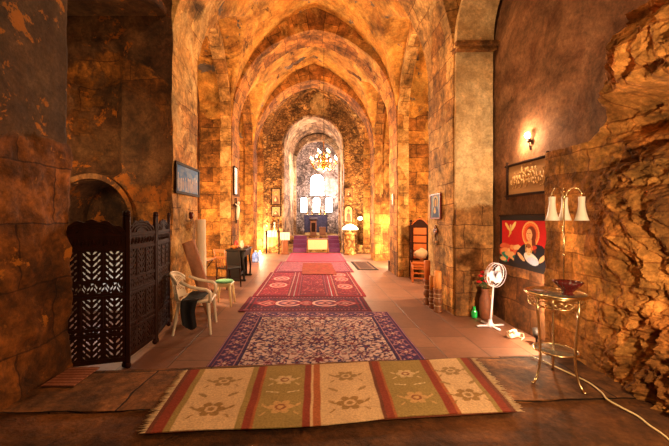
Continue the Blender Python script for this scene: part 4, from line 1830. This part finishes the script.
def chand_arm(a, R, z1):
    ca, sa = math.cos(a), math.sin(a)
    m = MB()
    m.tube([(ca * q * R, sa * q * R, z) for q, z in ((.06, .12), (.25, .0), (.5, -.06), (.75, -.02), (.93, .08), (1, z1))], .011, 8)
    m.tube([(ca * q * R, sa * q * R, z) for q, z in ((.1, .3), (.3, .24), (.45, .12), (.5, .02))], .008, 6)
    m.lathe([(.006, 0), (.05, .012), (.055, .022), (.02, .026)], 14, (ca * R, sa * R, z1))
    arm = m.build('arm', M_BRASS, r)
    m = MB()
    m.lathe([(.014, 0), (.014, .1), (.01, .105)], 10, (ca * R, sa * R, z1 + .02))
    cd = m.build('candle', M_WHITEPLASTIC, arm)
    m = MB()
    m.lathe([(.012, 0), (.026, .02), (.022, .05), (.004, .09)], 12, (ca * R, sa * R, z1 + .12))
    m.build('bulb', M_BULB, cd)


for k in range(8):
    chand_arm(k * PI / 4 + .2, .4, .14)
for k in range(4):
    chand_arm(k * PI / 2 + .55, .2, .36)

m = MB()
pts = []
for k in range(25):
    t = k / 24
    pts.append((.392 + (XR - .03 - .392) * t, 10.4 + 2.1 * t, 3.98 - .32 * math.sin(PI * t) * .6 - .1 * t))
m.tube(pts, .008, 6)
tag(m.build('cable', M_DARKMETAL), 'thin cable strung from the chandelier to the far right pier', 'cable')

# ---- altar furniture
M_NAVY = plain('navy_altar_cloth', (36, 34, 52), .9, var=.4, scale=10, c2=(60, 52, 74))
M_STRAW = plain('straw_altar_front', (222, 196, 146), .8, var=.15, scale=30)
r = empty('altar', (.2, 18.2, .67), 'altar draped in dark navy cloth under the bright windows', 'altar')
m = MB()
m.box((0, 0, .5), (1.16, .6, 1.0), .02)
m.build('table', M_CREAM, r)
m = MB()
m.grid(30, 24, lambda u, v: Vector((-.61 + 1.22 * u, -.31 - .03 * (1 + math.sin(u * 30)) * (1 - v), .12 + .92 * v)))
m.box((0, 0, 1.03), (1.24, .66, .02), .004)
m.build('cloth', M_NAVY, r)
for i, x in enumerate((-.46, -.2, .22, .5)):
    r = empty('altar_candlestick', (.2 + x, 18.15, 1.71), 'brass candlestick on the altar, %s from the left of the row of four' % ('first', 'second', 'third', 'last')[i], 'candlestick', 'candlesticks on the altar')
    m = MB()
    m.lathe([(.06, 0), (.05, .02), (.015, .05), (.025, .12), (.012, .2), (.035, .26)], 12)
    m.build('stick', M_BRASS, r)
    m = MB()
    m.lathe([(.014, 0), (.014, .2), (.004, .23)], 8, (0, 0, .26))
    m.build('candle', M_WHITEPLASTIC, r)
r = empty('lectern', (.07, 16.9, .67), 'dark brown wooden lectern standing in front of the altar', 'lectern')
m = MB()
m.box((0, 0, .03), (.4, .34, .06), .01)
m.box((0, 0, .4), (.3, .22, .72), .01)
m.build('body', M_WOOD, r)
m = MB()
m.box((0, -.03, .84), (.42, .36, .03), .006, rot=Euler((.45, 0, 0)))
m.box((0, -.19, .79), (.42, .02, .05), .004)
m.build('reading_desk', M_DARKWOOD, r)
m = MB()
m.box((0, -.114, .42), (.2, .012, .44), .003)
m.tube([(0, -.124, .26), (0, -.124, .58)], .012, 6)
m.tube([(-.06, -.124, .47), (.06, -.124, .47)], .012, 6)
m.build('front_panel', M_FRAMEWOOD, r)
r = empty('side_stand', (.52, 16.85, .67), 'low wooden reading stand to the right of the lectern', 'stand')
m = MB()
m.box((0, 0, .42), (.34, .26, .03), .006)
m.box((0, .1, .2), (.3, .02, .4), .004)
m.build('top', M_WOOD, r)
for s in (-1, 1):
    m = MB()
    m.box((s * .14, -.1, .2), (.03, .03, .41), .004)
    m.build('leg', M_WOOD, r)
r = empty('low_altar_table', (.25, 15.2, .0), 'low table with a straw-coloured front at the foot of the chancel steps', 'table')
m = MB()
m.box((0, 0, .62), (.98, .26, .04), .008)
m.build('table_top', M_WOOD, r)
m = MB()
m.box((0, -.08, .37), (.9, .03, .44), .004)
m.build('front_panel', M_STRAW, r)
for s in (-1, 1):
    m = MB()
    m.box((s * .45, 0, .3), (.05, .2, .6), .006)
    m.build('leg', M_WOOD, r)
for s, lab in ((-1, 'left of the low altar table'), (1, 'right of the low altar table')):
    m = MB()
    w = .62 if s < 0 else .5
    xc = (-.56 if s < 0 else 1.02)
    for i in range(4):
        y0 = 15.35 + .33 * i
        m.box((xc, y0 + .155, .17 * (i + 1) + .004), (w, .36, .012), .003)
        m.box((xc, y0 - .008, .17 * (i + .5) + .004), (w, .012, .17), .003)
    tag(m.build('stair_carpet', M_PURPLE), 'purple carpet down the chancel steps, ' + lab, 'carpet')

# ---- windows of the apse
def window(name, x, z0, w, h, y, label, rise):
    r = empty(name, (x, y, z0), label, 'window')
    r['kind'] = 'structure'
    n = 14
    top = [(-(w / 2) * math.cos(PI * k / n), h - rise + rise * math.sin(PI * k / n)) for k in range(n + 1)]
    m = MB()
    m.prism([(-w / 2, 0)] + top + [(w / 2, 0)], -.02, .0)
    m.build('pane', M_SCREENGLASS, r)
    m = MB()
    ring = [(-w / 2, 0)] + top + [(w / 2, 0)]
    m.tube([(p[0], -.03, p[1]) for p in ring], .035, 8)
    m.tube([(-w / 2 - .04, -.04, 0), (w / 2 + .04, -.04, 0)], .035, 8)
    m.tube([(0, -.025, 0), (0, -.025, h)], .012, 6)
    for k in range(1, int(h / .3)):
        m.tube([(-w / 2, -.025, k * .3), (w / 2, -.025, k * .3)], .01, 6)
    m.build('window_frame', M_PALEARCH, r)
    return r


window('window_1', .29, 2.78, .84, 1.28, 19.32, 'arched bright window high in the apse', .4)
window('window_2', -.46, 1.84, .42, .9, 19.05, 'bright lower window of the apse, on the left', .12)
window('window_3', .26, 1.84, .46, .9, 19.32, 'bright lower window of the apse, in the middle', .12)
window('window_4', .94, 1.84, .44, .9, 19.1, 'bright lower window of the apse, on the right', .12)

# ---- left end wall: console table with cloth and ornaments, niche lamp, stand
r = empty('console_table', (-1.7, 14.72, 0), 'dark console table with a white lace cloth against the end wall', 'table')
m = MB()
m.box((0, 0, .98), (.62, .34, .04), .006)
m.build('table_top', M_DARKWOOD, r)
for sx in (-1, 1):
    for sy in (-1, 1):
        m = MB()
        m.tube([(sx * .27, sy * .13, .97), (sx * .27, sy * .13, 0)], [.024, .016], 8)
        m.build('leg', M_DARKWOOD, r)
m = MB()
m.grid(16, 8, lambda u, v: Vector((-.2 + .4 * u, -.178 - .012 * math.sin(u * 22), .74 + .262 * v + .02 * math.cos(u * 44) * (1 - v))))
m.box((0, -.04, 1.004), (.4, .28, .008))
m.build('lace_cloth', M_WHITECLOTH, r)
for i, (x, hh, mat, lab, cat, nm) in enumerate(((-.24, .42, M_BRASS, 'tall gilt ornament at the left end of the console table', 'ornament', 'gilt_ornament'),
                                               (-.08, .3, M_DARKMETAL, 'dark vase on the console table beside the tall gilt ornament', 'vase', 'dark_vase'),
                                               (.08, .36, M_WHITEPLASTIC, 'white flower vase in the middle of the console table', 'vase', 'white_vase'),
                                               (.24, .5, M_DARKMETAL, 'tall dark candlestick at the right end of the console table', 'candlestick', 'candlestick'))):
    zt = 1.02 if abs(x) > .2 else 1.0085
    lathe_thing(nm, [(.05, 0), (.03, .03), (.018, hh * .3), (.05, hh * .5), (.02, hh * .7), (.045, hh * .9), (.03, hh)], (-1.7 + x, 14.72, 1.0005 if abs(x) > .2 else 1.009), mat, lab, cat)
r = empty('pedestal', (-1.145, 14.6, 0), 'slim wooden pedestal with a white lace cloth, beside the chancel arch', 'pedestal')
m = MB()
m.box((0, 0, .04), (.34, .3, .08), .01)
m.box((0, 0, .48), (.24, .22, .8), .01)
m.box((0, 0, .9), (.36, .32, .04), .006)
m.build('body', M_WOOD, r)
m = MB()
m.grid(16, 8, lambda u, v: Vector((-.2 + .4 * u, -.175 - .012 * math.sin(u * 22), .62 + .3 * v + .035 * math.cos(u * 31) * (1 - v))))
m.box((0, 0, .926), (.4, .36, .008))
m.build('lace_cloth', M_WHITECLOTH, r)
lathe_thing('candle_lamp', [(.05, 0), (.06, .02), (.04, .05), (.03, .12), (.012, .14)], (-2.25, 14.7, 0), M_BULB, 'low glowing lamp on the floor by the end wall, left side', 'lamp')
# flower lamp on stone pedestal, right
m = MB()
m.lathe([(.26, 0), (.27, .06), (.22, .1), (.2, .8), (.25, .86), (.26, .92)], 24)
o = tag(m.build('stone_pedestal', M_PIERPALE, disp=.01), 'round stone pedestal under the glowing flower lamp', 'pedestal')
o.location = (1.62, 14.45, 0)
r = empty('flower_lamp', (1.62, 14.45, .925), 'glowing lamp with a wide scalloped flower shade on the stone pedestal', 'lamp')
m = MB()
m.lathe([(.08, 0), (.06, .02), (.02, .05), (.02, .2)], 14)
m.build('base', M_BRASS, r)
m = MB()
m.lathe([(.3, .13), (.32, .16), (.24, .26), (.12, .34), (.03, .37)], 40, flute=10, famp=.09)
m.build('lamp_shade', M_GLOW, r)
# lamp in the doorway
r = empty('hanging_lantern', (2.2, 15.55, 1.45), 'bright lantern inside the little doorway', 'lamp')
m = MB()
m.lathe([(.03, 0), (.09, .03), (.1, .1), (.04, .16)], 14)
m.build('glass', M_BULB, r)
m = MB()
m.tube([(0, 0, .15), (0, 0, .33)], .008, 6)
m.build('hook', M_DARKMETAL, r)

# ---- right wall: bulb, sign, picture
WX = 2.88
r = empty('wall_bulb', (WX - .02, 4.45, 2.54), 'bare glowing bulb in a holder high on the right wall above the sign', 'lamp')
m = MB()
m.lathe([(.03, 0), (.03, .03), (.018, .05)], 12, (-.02, 0, .0))
m.tube([(.0, 0, -.1), (-.02, 0, 0)], .01, 6)
m.build('holder', M_DARKMETAL, r)
m = MB()
m.ball((-.04, 0, .09), (.034, .034, .044))
m.build('bulb', M_BULB, r)

r = empty('wooden_sign', (WX - .03, 4.5, 2.08), 'wooden framed sign with raised script on the right wall', 'sign')
M_BOARD = plain('sign_board', (166, 122, 74), .6, var=.3, scale=9, bump=.3, stretch=(1, .3, 1))
m = MB()
m.box((0, 0, 0), (.02, .84, .42), .003)
m.build('board', M_BOARD, r)
for z in (-.215, .215):
    m = MB()
    m.tube([(-.02, -.46, z), (-.02, 0, z + .004), (-.02, .47, z)], .018, 8)
    m.build('rail', M_FRAMEWOOD, r)
for y in (-.42, .42):
    m = MB()
    m.tube([(-.024, y, -.27), (-.024, y + .004, 0), (-.024, y, .27)], .018, 8)
    m.build('post', M_FRAMEWOOD, r)
m = MB()
rs = random.Random(21)
M_LET = plain('pale_raised_script', (198, 152, 92), .55, var=.15)
# two lines of flowing script: connected strokes, loops and dots
for zl, n, y0, y1 in ((-.06, 13, .36, -.37), (.0, 12, .34, -.36), (.085, 5, .12, -.2)):
    step = (y1 - y0) / n
    for i in range(n):
        yc = y0 + step * i
        k = rs.choice((0, 1, 2, 3))
        w = step * .9
        if k == 0:
            p = [(yc, 0), (yc + w * .3, -.03), (yc + w * .7, -.03), (yc + w, 0), (yc + w * .8, .05)]
        elif k == 1:
            p = [(yc, -.01), (yc + w * .2, .05), (yc + w * .5, .06), (yc + w * .45, .0), (yc + w, -.01)]
        elif k == 2:
            p = [(yc, 0), (yc + w * .3, .0), (yc + w * .4, .09), (yc + w * .5, .0), (yc + w, .0)]
        else:
            p = [(yc, 0), (yc + w * .4, .02), (yc + w * .7, .05), (yc + w * .9, .01), (yc + w * .5, -.05), (yc + w * .1, -.055)]
        m.tube([(-.014, a, zl + b) for a, b in p], .009, 6)
        if i % 2:
            m.ball((-.014, yc + w * .5, zl + .09 - .15 * (k == 2)), .011, 8, 6)
m.build('script', M_LET, r)

# red mother and child picture
A = Art(1.14, .72, .0075)
w, h = A.w, A.h
A.rect(0, 0, 9, 9, (30, 22, 24))
x0, x1, y0, y1 = .06, 1.08, .06, .65
A.rect(x0, y0, x1, y1, (196, 24, 26))


def U(u, v):
    return x0 + u * (x1 - x0), y0 + v * (y1 - y0)


rs = random.Random(6)
for i in range(26):
    a, b = U(rs.uniform(0, .55), rs.uniform(.15, .4))
    A.ell(a, b, .09, .035, rs.choice(((232, 150, 90), (236, 186, 130), (210, 96, 60))), rs.uniform(-.3, .3))
for i in range(16):
    a, b = U(rs.uniform(0, .36), rs.uniform(.02, .2))
    A.ell(a, b, .07, .03, rs.choice(((40, 128, 108), (28, 96, 88), (90, 150, 110), (224, 170, 110))), rs.uniform(-.2, .2))
# winged child upper left
a, b = U(.22, .78)
A.ell(a, b - .02, .03, .055, (240, 190, 90), -.3)
A.ell(a + .01, b + .05, .022, .026, (240, 200, 150))
A.ell(a - .075, b + .04, .085, .028, (246, 214, 120), -.7)
A.ell(a + .085, b + .05, .09, .028, (246, 224, 140), .75)
A.line([(a - .02, b - .06), (a - .05, b - .1)], .02, (236, 180, 90))
# halo, robe, head
a, b = U(.67, .70)
A.ell(a, b, .17, .17, (226, 84, 44))
A.ell(a, b, .17, .17, (246, 176, 104), ring=.72)
A.ell(a, b, .135, .135, (240, 130, 70), ring=.8)
A.poly([U(.26, 0), U(.36, .28), U(.52, .46), U(.68, .5), U(.88, .48), U(.99, .34), U(1.0, 0)], (26, 24, 40))
A.ell(a + .015, b - .01, .095, .115, (122, 50, 30))
A.ell(a + .07, b - .12, .04, .12, (110, 44, 28), .25)
A.ell(a - .02, b - .01, .058, .08, (240, 184, 130))
A.ell(a + .0, b - .1, .035, .05, (226, 160, 110))
A.ell(a - .045, b + .01, .012, .005, (80, 40, 30))
A.ell(a - .005, b + .012, .014, .005, (80, 40, 30))
A.ell(a - .028, b - .045, .016, .006, (190, 60, 50))
A.ell(a - .033, b - .015, .006, .02, (220, 156, 104))
A.ell(*U(.7, .4), .1, .03, (200, 60, 50), .2)
# child in white
a, b = U(.66, .17)
A.ell(a + .02, b, .15, .07, (236, 226, 226), -.25)
A.ell(a + .06, b - .03, .12, .05, (190, 196, 226), -.1)
A.ell(a - .02, b + .13, .075, .09, (240, 180, 90), ring=.7)
A.ell(a - .02, b + .12, .048, .06, (236, 178, 126))
A.ell(a - .02, b + .16, .046, .03, (150, 84, 40))
A.ell(a - .2, b + .0, .1, .03, (238, 180, 130), -.5)
A.ell(a + .24, b + .02, .08, .03, (238, 180, 130), .7)
r = empty('red_picture', (WX - .03, 4.57, 1.225), 'red picture of a haloed woman in dark robe holding a child, on the right wall', 'picture')
r.rotation_euler.z = -PI / 2
painted_sheet('canvas', painted('cloth_picture', .7, .2, .15, .3), w, h, A.nx, A.ny, A.I, lambda x, y, k: Vector((x - w / 2, -.006 - .012 * k + .012 * math.sin(x * 5 + y * 3), y - h / 2)), .012, r)
m = MB()
m.tube([(-w / 2 - .01, -.012, h / 2), (0, -.01, h / 2 + .004), (w / 2 + .01, -.012, h / 2)], .014, 8)
m.build('hanging_rod', M_FRAMEWOOD, r)

# ---- pedestal fan
M_FANPINK = plain('pinkish_white_plastic', (214, 206, 222), .35, var=.04)
r = empty('pedestal_fan', (2.55, 4.86, 0), 'white pedestal fan with a cross base under the red picture', 'fan')
m = MB()
for a in (.12, PI / 2 + .12):
    d = Vector((math.cos(a), math.sin(a), 0)) * .2
    m.tube([(-d.x, -d.y, .016), (d.x, d.y, .016)], .014, 8, 1.3)
m.lathe([(.05, 0), (.05, .03), (.028, .06), (.022, .1)], 14)
m.build('base', M_FANPINK, r)
m = MB()
m.tube([(0, 0, .05), (.02, 0, .3), (.045, 0, .6)], [.015, .013, .011], 10)
m.build('pole', M_FANPINK, r)
hd = MB()
hd.M = Matrix.Translation((.06, -.0, .74)) @ Euler((math.radians(6), 0, math.radians(24))).to_matrix().to_4x4()
hd.tube([(0, .08, -.14), (0, .04, -.06)], .016, 8)
hd.tube([(0, .14, 0), (0, .1, 0), (0, .02, 0)], [.035, .05, .045], 14)
head = hd.build('motor', M_FANPINK, r)
g = MB()
g.M = hd.M.copy()
RG = .168
for y in (-.055, .03):
    for rr in (RG * .99, RG * .3):
        g.tube([(rr * math.cos(k * PI / 18), y * (1.0 if rr > .1 else 1.3), rr * math.sin(k * PI / 18)) for k in range(36)], .0032, 5, closed=True)
    for k in range(20):
        a = k * 2 * PI / 20
        g.tube([(.05 * math.cos(a), y * 1.3, .05 * math.sin(a)), (.11 * math.cos(a + .15), y * 1.2, .11 * math.sin(a + .15)), (RG * math.cos(a + .25), y, RG * math.sin(a + .25))], .0012, 4)
g.tube([(RG * math.cos(k * PI / 18), -.012, RG * math.sin(k * PI / 18)) for k in range(36)], .007, 6, closed=True)
g.M = hd.M @ Matrix.Rotation(PI / 2, 4, 'X')
g.lathe([(.05, .072), (.045, .078), (.01, .08)], 16)
g.build('guard', M_FANPINK, r)
for k in range(3):
    b = MB()
    b.M = hd.M @ Matrix.Rotation(k * 2 * PI / 3 + .4, 4, 'Y')

    def bl(u, v, s=0.0):
        rr = .03 + .115 * v
        wd = (.02 + .075 * math.sin(PI * min(1, v * .95 + .05)) ** .7)
        a = (u - .5) * wd / max(rr, .03) * 1.6
        return Vector((rr * math.sin(a), -.018 + .03 * (u - .5) + s, rr * math.cos(a)))
    b.grid(8, 10, lambda u, v: bl(u, v))
    b.grid(8, 10, lambda u, v: bl(u, v, .003), flip=True)
    b.build('blade', M_FANPINK, r)
# vase with red flowers and green bottle behind the fan
r = empty('tall_vase', (2.66, 5.22, 0), 'tall brown earthen vase holding red flowers behind the fan', 'vase')
m = MB()
m.lathe([(.06, 0), (.075, .02), (.09, .18), (.085, .3), (.06, .38), (.05, .43), (.065, .47), (.055, .47), (.04, .42)], 20)
m.build('body', plain('earthenware', (112, 64, 40), .6, var=.35, scale=16, bump=.4), r)
M_PETAL = plain('red_petals', (206, 34, 30), .7, var=.3)
M_STEM = plain('green_stems', (52, 70, 34), .8)
m = MB()
for k, (x, y, z) in enumerate(((-.07, .0, .66), (.0, -.02, .58), (.05, .01, .66), (-.03, .02, .71), (-.1, -.01, .57))):
    m.tube([(0, 0, .4), (x * .5, y * .5, (.4 + z) / 2), (x, y, z)], .005, 5)
    for q in range(2):
        m.ball((x * .7 + .03 * (q - .5), y, .52 + .03 * q + .02 * k), (.03, .008, .014), 8, 6)
m.build('stems', M_STEM, r)
for k, (x, y, z) in enumerate(((-.07, .0, .66), (.0, -.02, .58), (.05, .01, .66), (-.03, .02, .71), (-.1, -.01, .57))):
    m = MB()
    for q in range(6):
        a = q * PI / 3
        m.ball((x + .022 * math.cos(a), y + .022 * math.sin(a), z + .008 * (q % 2)), (.02, .02, .014), 8, 6)
    m.ball((x, y, z + .012), .018, 8, 6)
    m.build('flower', M_PETAL, r)
lathe_thing('green_bottle', [(.04, 0), (.045, .02), (.045, .09), (.02, .13), (.018, .17)], (2.53, 5.3, 0), plain('green_bottle_glass', (40, 190, 90), .1, spec=.8, var=.1), 'small bright green bottle on the floor beside the brown vase', 'bottle')
# floor plug and small flood lamp behind the masonry
r = empty('power_strip', (2.62, 4.42, 0), 'white tangle of plugs on the floor near the fan', 'power strip')
m = MB()
m.box((0, 0, .03), (.2, .07, .05), .012, rz=.5)
m.box((.02, .01, .075), (.05, .05, .05), .01, rz=.3)
m.box((-.05, -.03, .07), (.045, .045, .045), .01, rz=.8)
m.build('socket_block', M_WHITEPLASTIC, r)
m = MB()
m.tube([(-.09, -.05, .04), (-.13, -.08, .1), (-.07, -.1, .13), (-.02, -.06, .09), (.03, -.08, .03), (.08, -.05, .008)], .007, 6)
m.tube([(.08, .04, .04), (.13, .0, .05), (.1, -.06, .02), (.03, -.12, .008)], .006, 6)
m.build('cord', M_WHITEPLASTIC, r)
r = empty('floor_spotlight', (2.72, 4.12, 0), 'small dark spotlight on the floor tucked against the broken masonry', 'lamp')
m = MB()
m.lathe([(.045, 0), (.05, .01), (.05, .02), (.012, .03), (.012, .1)], 14)
m.build('base', M_BLACK, r)
m = MB()
m.M = Matrix.Translation((0, 0, .15)) @ Euler((-.5, .3, 0)).to_matrix().to_4x4()
m.lathe([(.03, -.05), (.04, -.02), (.045, .06), (.04, .055)], 14)
m.build('head', M_BLACK, r)

# ---- metal table with lamp and bowl
TX, TY, TZ = 2.1, 2.93, SLAB
r = empty('metal_side_table', (TX, TY, TZ), 'round gilt metal side table with glass top and lower shelf, on the threshold', 'table')
m = MB()
m.tube([(.225 * math.cos(k * PI / 20), .225 * math.sin(k * PI / 20), .755) for k in range(40)], .011, 8, closed=True)
m.tube([(.205 * math.cos(k * PI / 20), .205 * math.sin(k * PI / 20), .735) for k in range(40)], .006, 6, closed=True)
m.build('rim', M_PALEMETAL, r)
m = MB()
m.lathe([(.215, .75), (.219, .753), (.219, .757), (.215, .76)], 40)
m.build('glass_top', M_GLASS, r)
legs = [math.radians(a) for a in (195, 285, 60)]
for a in legs:
    ca, sa = math.cos(a), math.sin(a)
    m = MB()
    m.tube([(ca * q, sa * q, z) for q, z in ((.2, .74), (.195, .6), (.175, .4), (.165, .26), (.175, .14), (.205, .05), (.235, .012), (.245, .012))], .0105, 8)
    m.ball((ca * .245, sa * .245, .013), .013, 8, 6)
    m.build('leg', M_PALEMETAL, r)
m = MB()
m.tube([(.165 * math.cos(k * PI / 16), .165 * math.sin(k * PI / 16), .265) for k in range(32)], .008, 8, closed=True)
m.build('shelf_rim', M_PALEMETAL, r)
m = MB()
m.lathe([(.15, .26), (.16, .262), (.16, .266), (.15, .268)], 32)
m.build('lower_shelf', M_GLASS, r)
m = MB()
m.tube([((.2 + .004 * math.cos(k * PI / 4)) * math.cos(k * PI / 80), (.2 + .004 * math.cos(k * PI / 4)) * math.sin(k * PI / 80), .685 + .022 * math.sin(k * PI / 8)) for k in range(160)], .0045, 6, closed=True)
m.tube([(.2 * math.cos(k * PI / 80), .2 * math.sin(k * PI / 80), .685 - .022 * math.sin(k * PI / 8)) for k in range(160)], .0045, 6, closed=True)
m.tube([(.2 * math.cos(k * PI / 20), .2 * math.sin(k * PI / 20), .655) for k in range(40)], .005, 6, closed=True)
m.build('scrollwork', M_PALEMETAL, r)

# fluted ruby bowl
m = MB()
m.lathe([(.035, 0), (.045, .004), (.03, .02), (.05, .045), (.085, .085), (.105, .112), (.1, .113), (.08, .088), (.04, .045), (.006, .035)], 60, flute=15, famp=.05)
o = tag(m.build('fluted_bowl', M_RUBY), 'fluted dark red glass bowl on the round metal table', 'bowl')
o.location = (TX + .03, TY - .1, TZ + .7605)
# lamp with three bell shades
r = empty('table_lamp', (TX + .13, TY + .08, TZ + .7605), 'slender gilt lamp with three white bell shades standing on the round metal table', 'lamp')
m = MB()
m.lathe([(.055, 0), (.056, .008), (.03, .018), (.012, .03)], 20)
m.build('base', M_PALEMETAL, r)
m = MB()
m.tube([(0, 0, .02), (0, 0, .84)], [.0075, .0065], 10)
m.lathe([(.008, .3), (.015, .315), (.008, .33)], 10)
m.lathe([(.008, .8), (.016, .83), (.005, .87)], 10)
m.build('pole', M_PALEMETAL, r)
for dx, dy in ((-.125, -.03), (.05, .06), (.118, -.05)):
    m = MB()
    pts = [(dx * q, dy * q, z) for q, z in ((0, .78), (.15, .86), (.45, .905), (.8, .9), (1, .86), (1, .825))]
    m.tube(pts, .005, 8)
    m.lathe([(.014, 0), (.018, -.02), (.01, -.03)], 10, (dx, dy, .84))
    arm = m.build('arm', M_PALEMETAL, r)
    m = MB()
    prof = [(.026, 0), (.024, -.05), (.026, -.09), (.032, -.13), (.043, -.175), (.054, -.208), (.05, -.208), (.039, -.175), (.028, -.13), (.02, -.06), (.02, -.004)]
    m.lathe(prof, 22, (dx, dy, .825), cap=False)
    m.build('lamp_shade', M_OPAL, arm)

# power cord over the threshold
m = MB()
pts = []
ctl = [(2.2, 3.42, .165), (2.26, 3.2, .165), (2.3, 3.02, .165), (2.33, 2.86, .165), (2.3, 2.7, .165), (2.26, 2.6, .163), (2.28, 2.5, .155), (2.3, 2.4, .152), (2.28, 2.3, .15), (2.27, 2.2, .15), (2.24, 2.08, .15), (2.24, 1.9, .15)]
for i in range(len(ctl) - 1):
    p0, p1, p2, p3 = [Vector(ctl[max(0, min(len(ctl) - 1, i + k))]) for k in (-1, 0, 1, 2)]
    for q in range(6):
        t = q / 6
        pts.append(.5 * ((2 * p1) + (p2 - p0) * t + (2 * p0 - 5 * p1 + 4 * p2 - p3) * t * t + (3 * p1 - p0 - 3 * p2 + p3) * t ** 3))
m.tube(pts, .0065, 8)
tag(m.build('electric_cable', M_CREAM), 'pale electric cord trailing across the threshold from the metal table', 'cord')
# ================================================================== LIGHT
def lamp(name, loc, watts, col=(1, .62, .30), r=.08, label=None):
    l = bpy.data.lights.new(name, 'POINT')
    l.energy = watts
    l.color = col
    l.shadow_soft_size = r
    o = bpy.data.objects.new(name, l)
    o.location = loc
    COL.objects.link(o)
    return o


def spot(name, loc, target, watts, col=(1, .62, .30), ang=100, r=.06, blend=.6):
    l = bpy.data.lights.new(name, 'SPOT')
    l.energy = watts
    l.color = col
    l.spot_size = math.radians(ang)
    l.spot_blend = blend
    l.shadow_soft_size = r
    o = bpy.data.objects.new(name, l)
    o.location = loc
    o.rotation_euler = (Vector(target) - Vector(loc)).to_track_quat('-Z', 'Y').to_euler()
    COL.objects.link(o)
    return o


W1 = (1, .66, .34)
W2 = (1, .70, .42)
W3 = (1, .70, .34)
DAY = (.86, .90, 1.0)
lamp('chandelier_light', (.37, 10.4, 2.8), 620, W2, .3)
lamp('recess_fill', (-2.75, 6.7, 1.6), 300, W1)  # four fill lamps added out of sight in the recesses, brightening piers and vault
lamp('recess_fill', (3.05, 6.75, 2.2), 280, W1)
lamp('recess_fill', (-2.8, 10.6, .9), 220, W2)
lamp('recess_fill', (2.95, 11.4, .9), 180, W2)
lamp('end_wall_light', (-2.25, 14.5, .5), 120, W2, .1)
lamp('vase_light', (1.62, 13.9, 1.35), 110, W2, .1)
lamp('end_bay_fill', (-2.7, 13.6, 1.2), 290, W2)  # pair of unseen lamps added behind the third arch to brighten the end wall
lamp('end_bay_fill', (2.95, 13.7, 1.2), 290, W2)
spot('flood_light', (2.42, 10.05, .25), (2.72, 12.3, .8), 400, W2, 110)
lamp('doorway_light', (2.2, 15.5, 1.45), 10, W2, .06)
lamp('chancel_light', (.2, 16.6, 4.3), 110, (1, .80, .62), .2)
lamp('apse_light', (.3, 17.3, 3.0), 270, (1, .88, .86), .2)
lamp('wall_bulb_light', (2.72, 4.5, 2.6), 24, W2, .03)
lamp('floor_flood_light', (2.72, 4.0, .5), 80, W2, .05)
lamp('rubble_light', (1.85, 1.05, 1.3), 145, W1, .06)
lamp('arch_fill', (-.1, 4.4, 5.9), 165, W1, .3)  # added overhead fill, out of view, lighting the soffit of the nearest arch
lamp('foreground_fill', (-.2, -.2, 4.6), 66, W3, .5)  # general fill added high above the camera to lift the foreground
lamp('screen_light', (-2.35, 4.35, .8), 12, W1, .1)
lamp('back_room_light', (-3.3, 5.25, .4), 3.2, DAY, .1)
lamp('chapel_light', (-3.3, 4.1, 2.3), 48, W3, .1)

w = bpy.data.worlds.new('world')
SC.world = w
w.use_nodes = True
w.node_tree.nodes['Background'].inputs[0].default_value = (1, .75, .5, 1)
w.node_tree.nodes['Background'].inputs[1].default_value = .02

cam = bpy.data.cameras.new('camera')
cam.sensor_width = 36
cam.lens = 36 * F / 669
cam.shift_x = (334.5 - VX) / 669
cam.shift_y = -(223 - VY) / 669
cam.clip_start = .05
co = bpy.data.objects.new('camera', cam)
co.location = (0, 0, EYE)
co.rotation_euler = (PI / 2, 0, 0)
COL.objects.link(co)
SC.camera = co
vs = SC.view_settings
vs.view_transform = 'Standard'
vs.look = 'None'
vs.exposure = 0.42
vs.gamma = 1
vs.use_curve_mapping = False
SC.cycles.max_bounces = 8
SC.cycles.diffuse_bounces = 5
SC.cycles.sample_clamp_indirect = 6
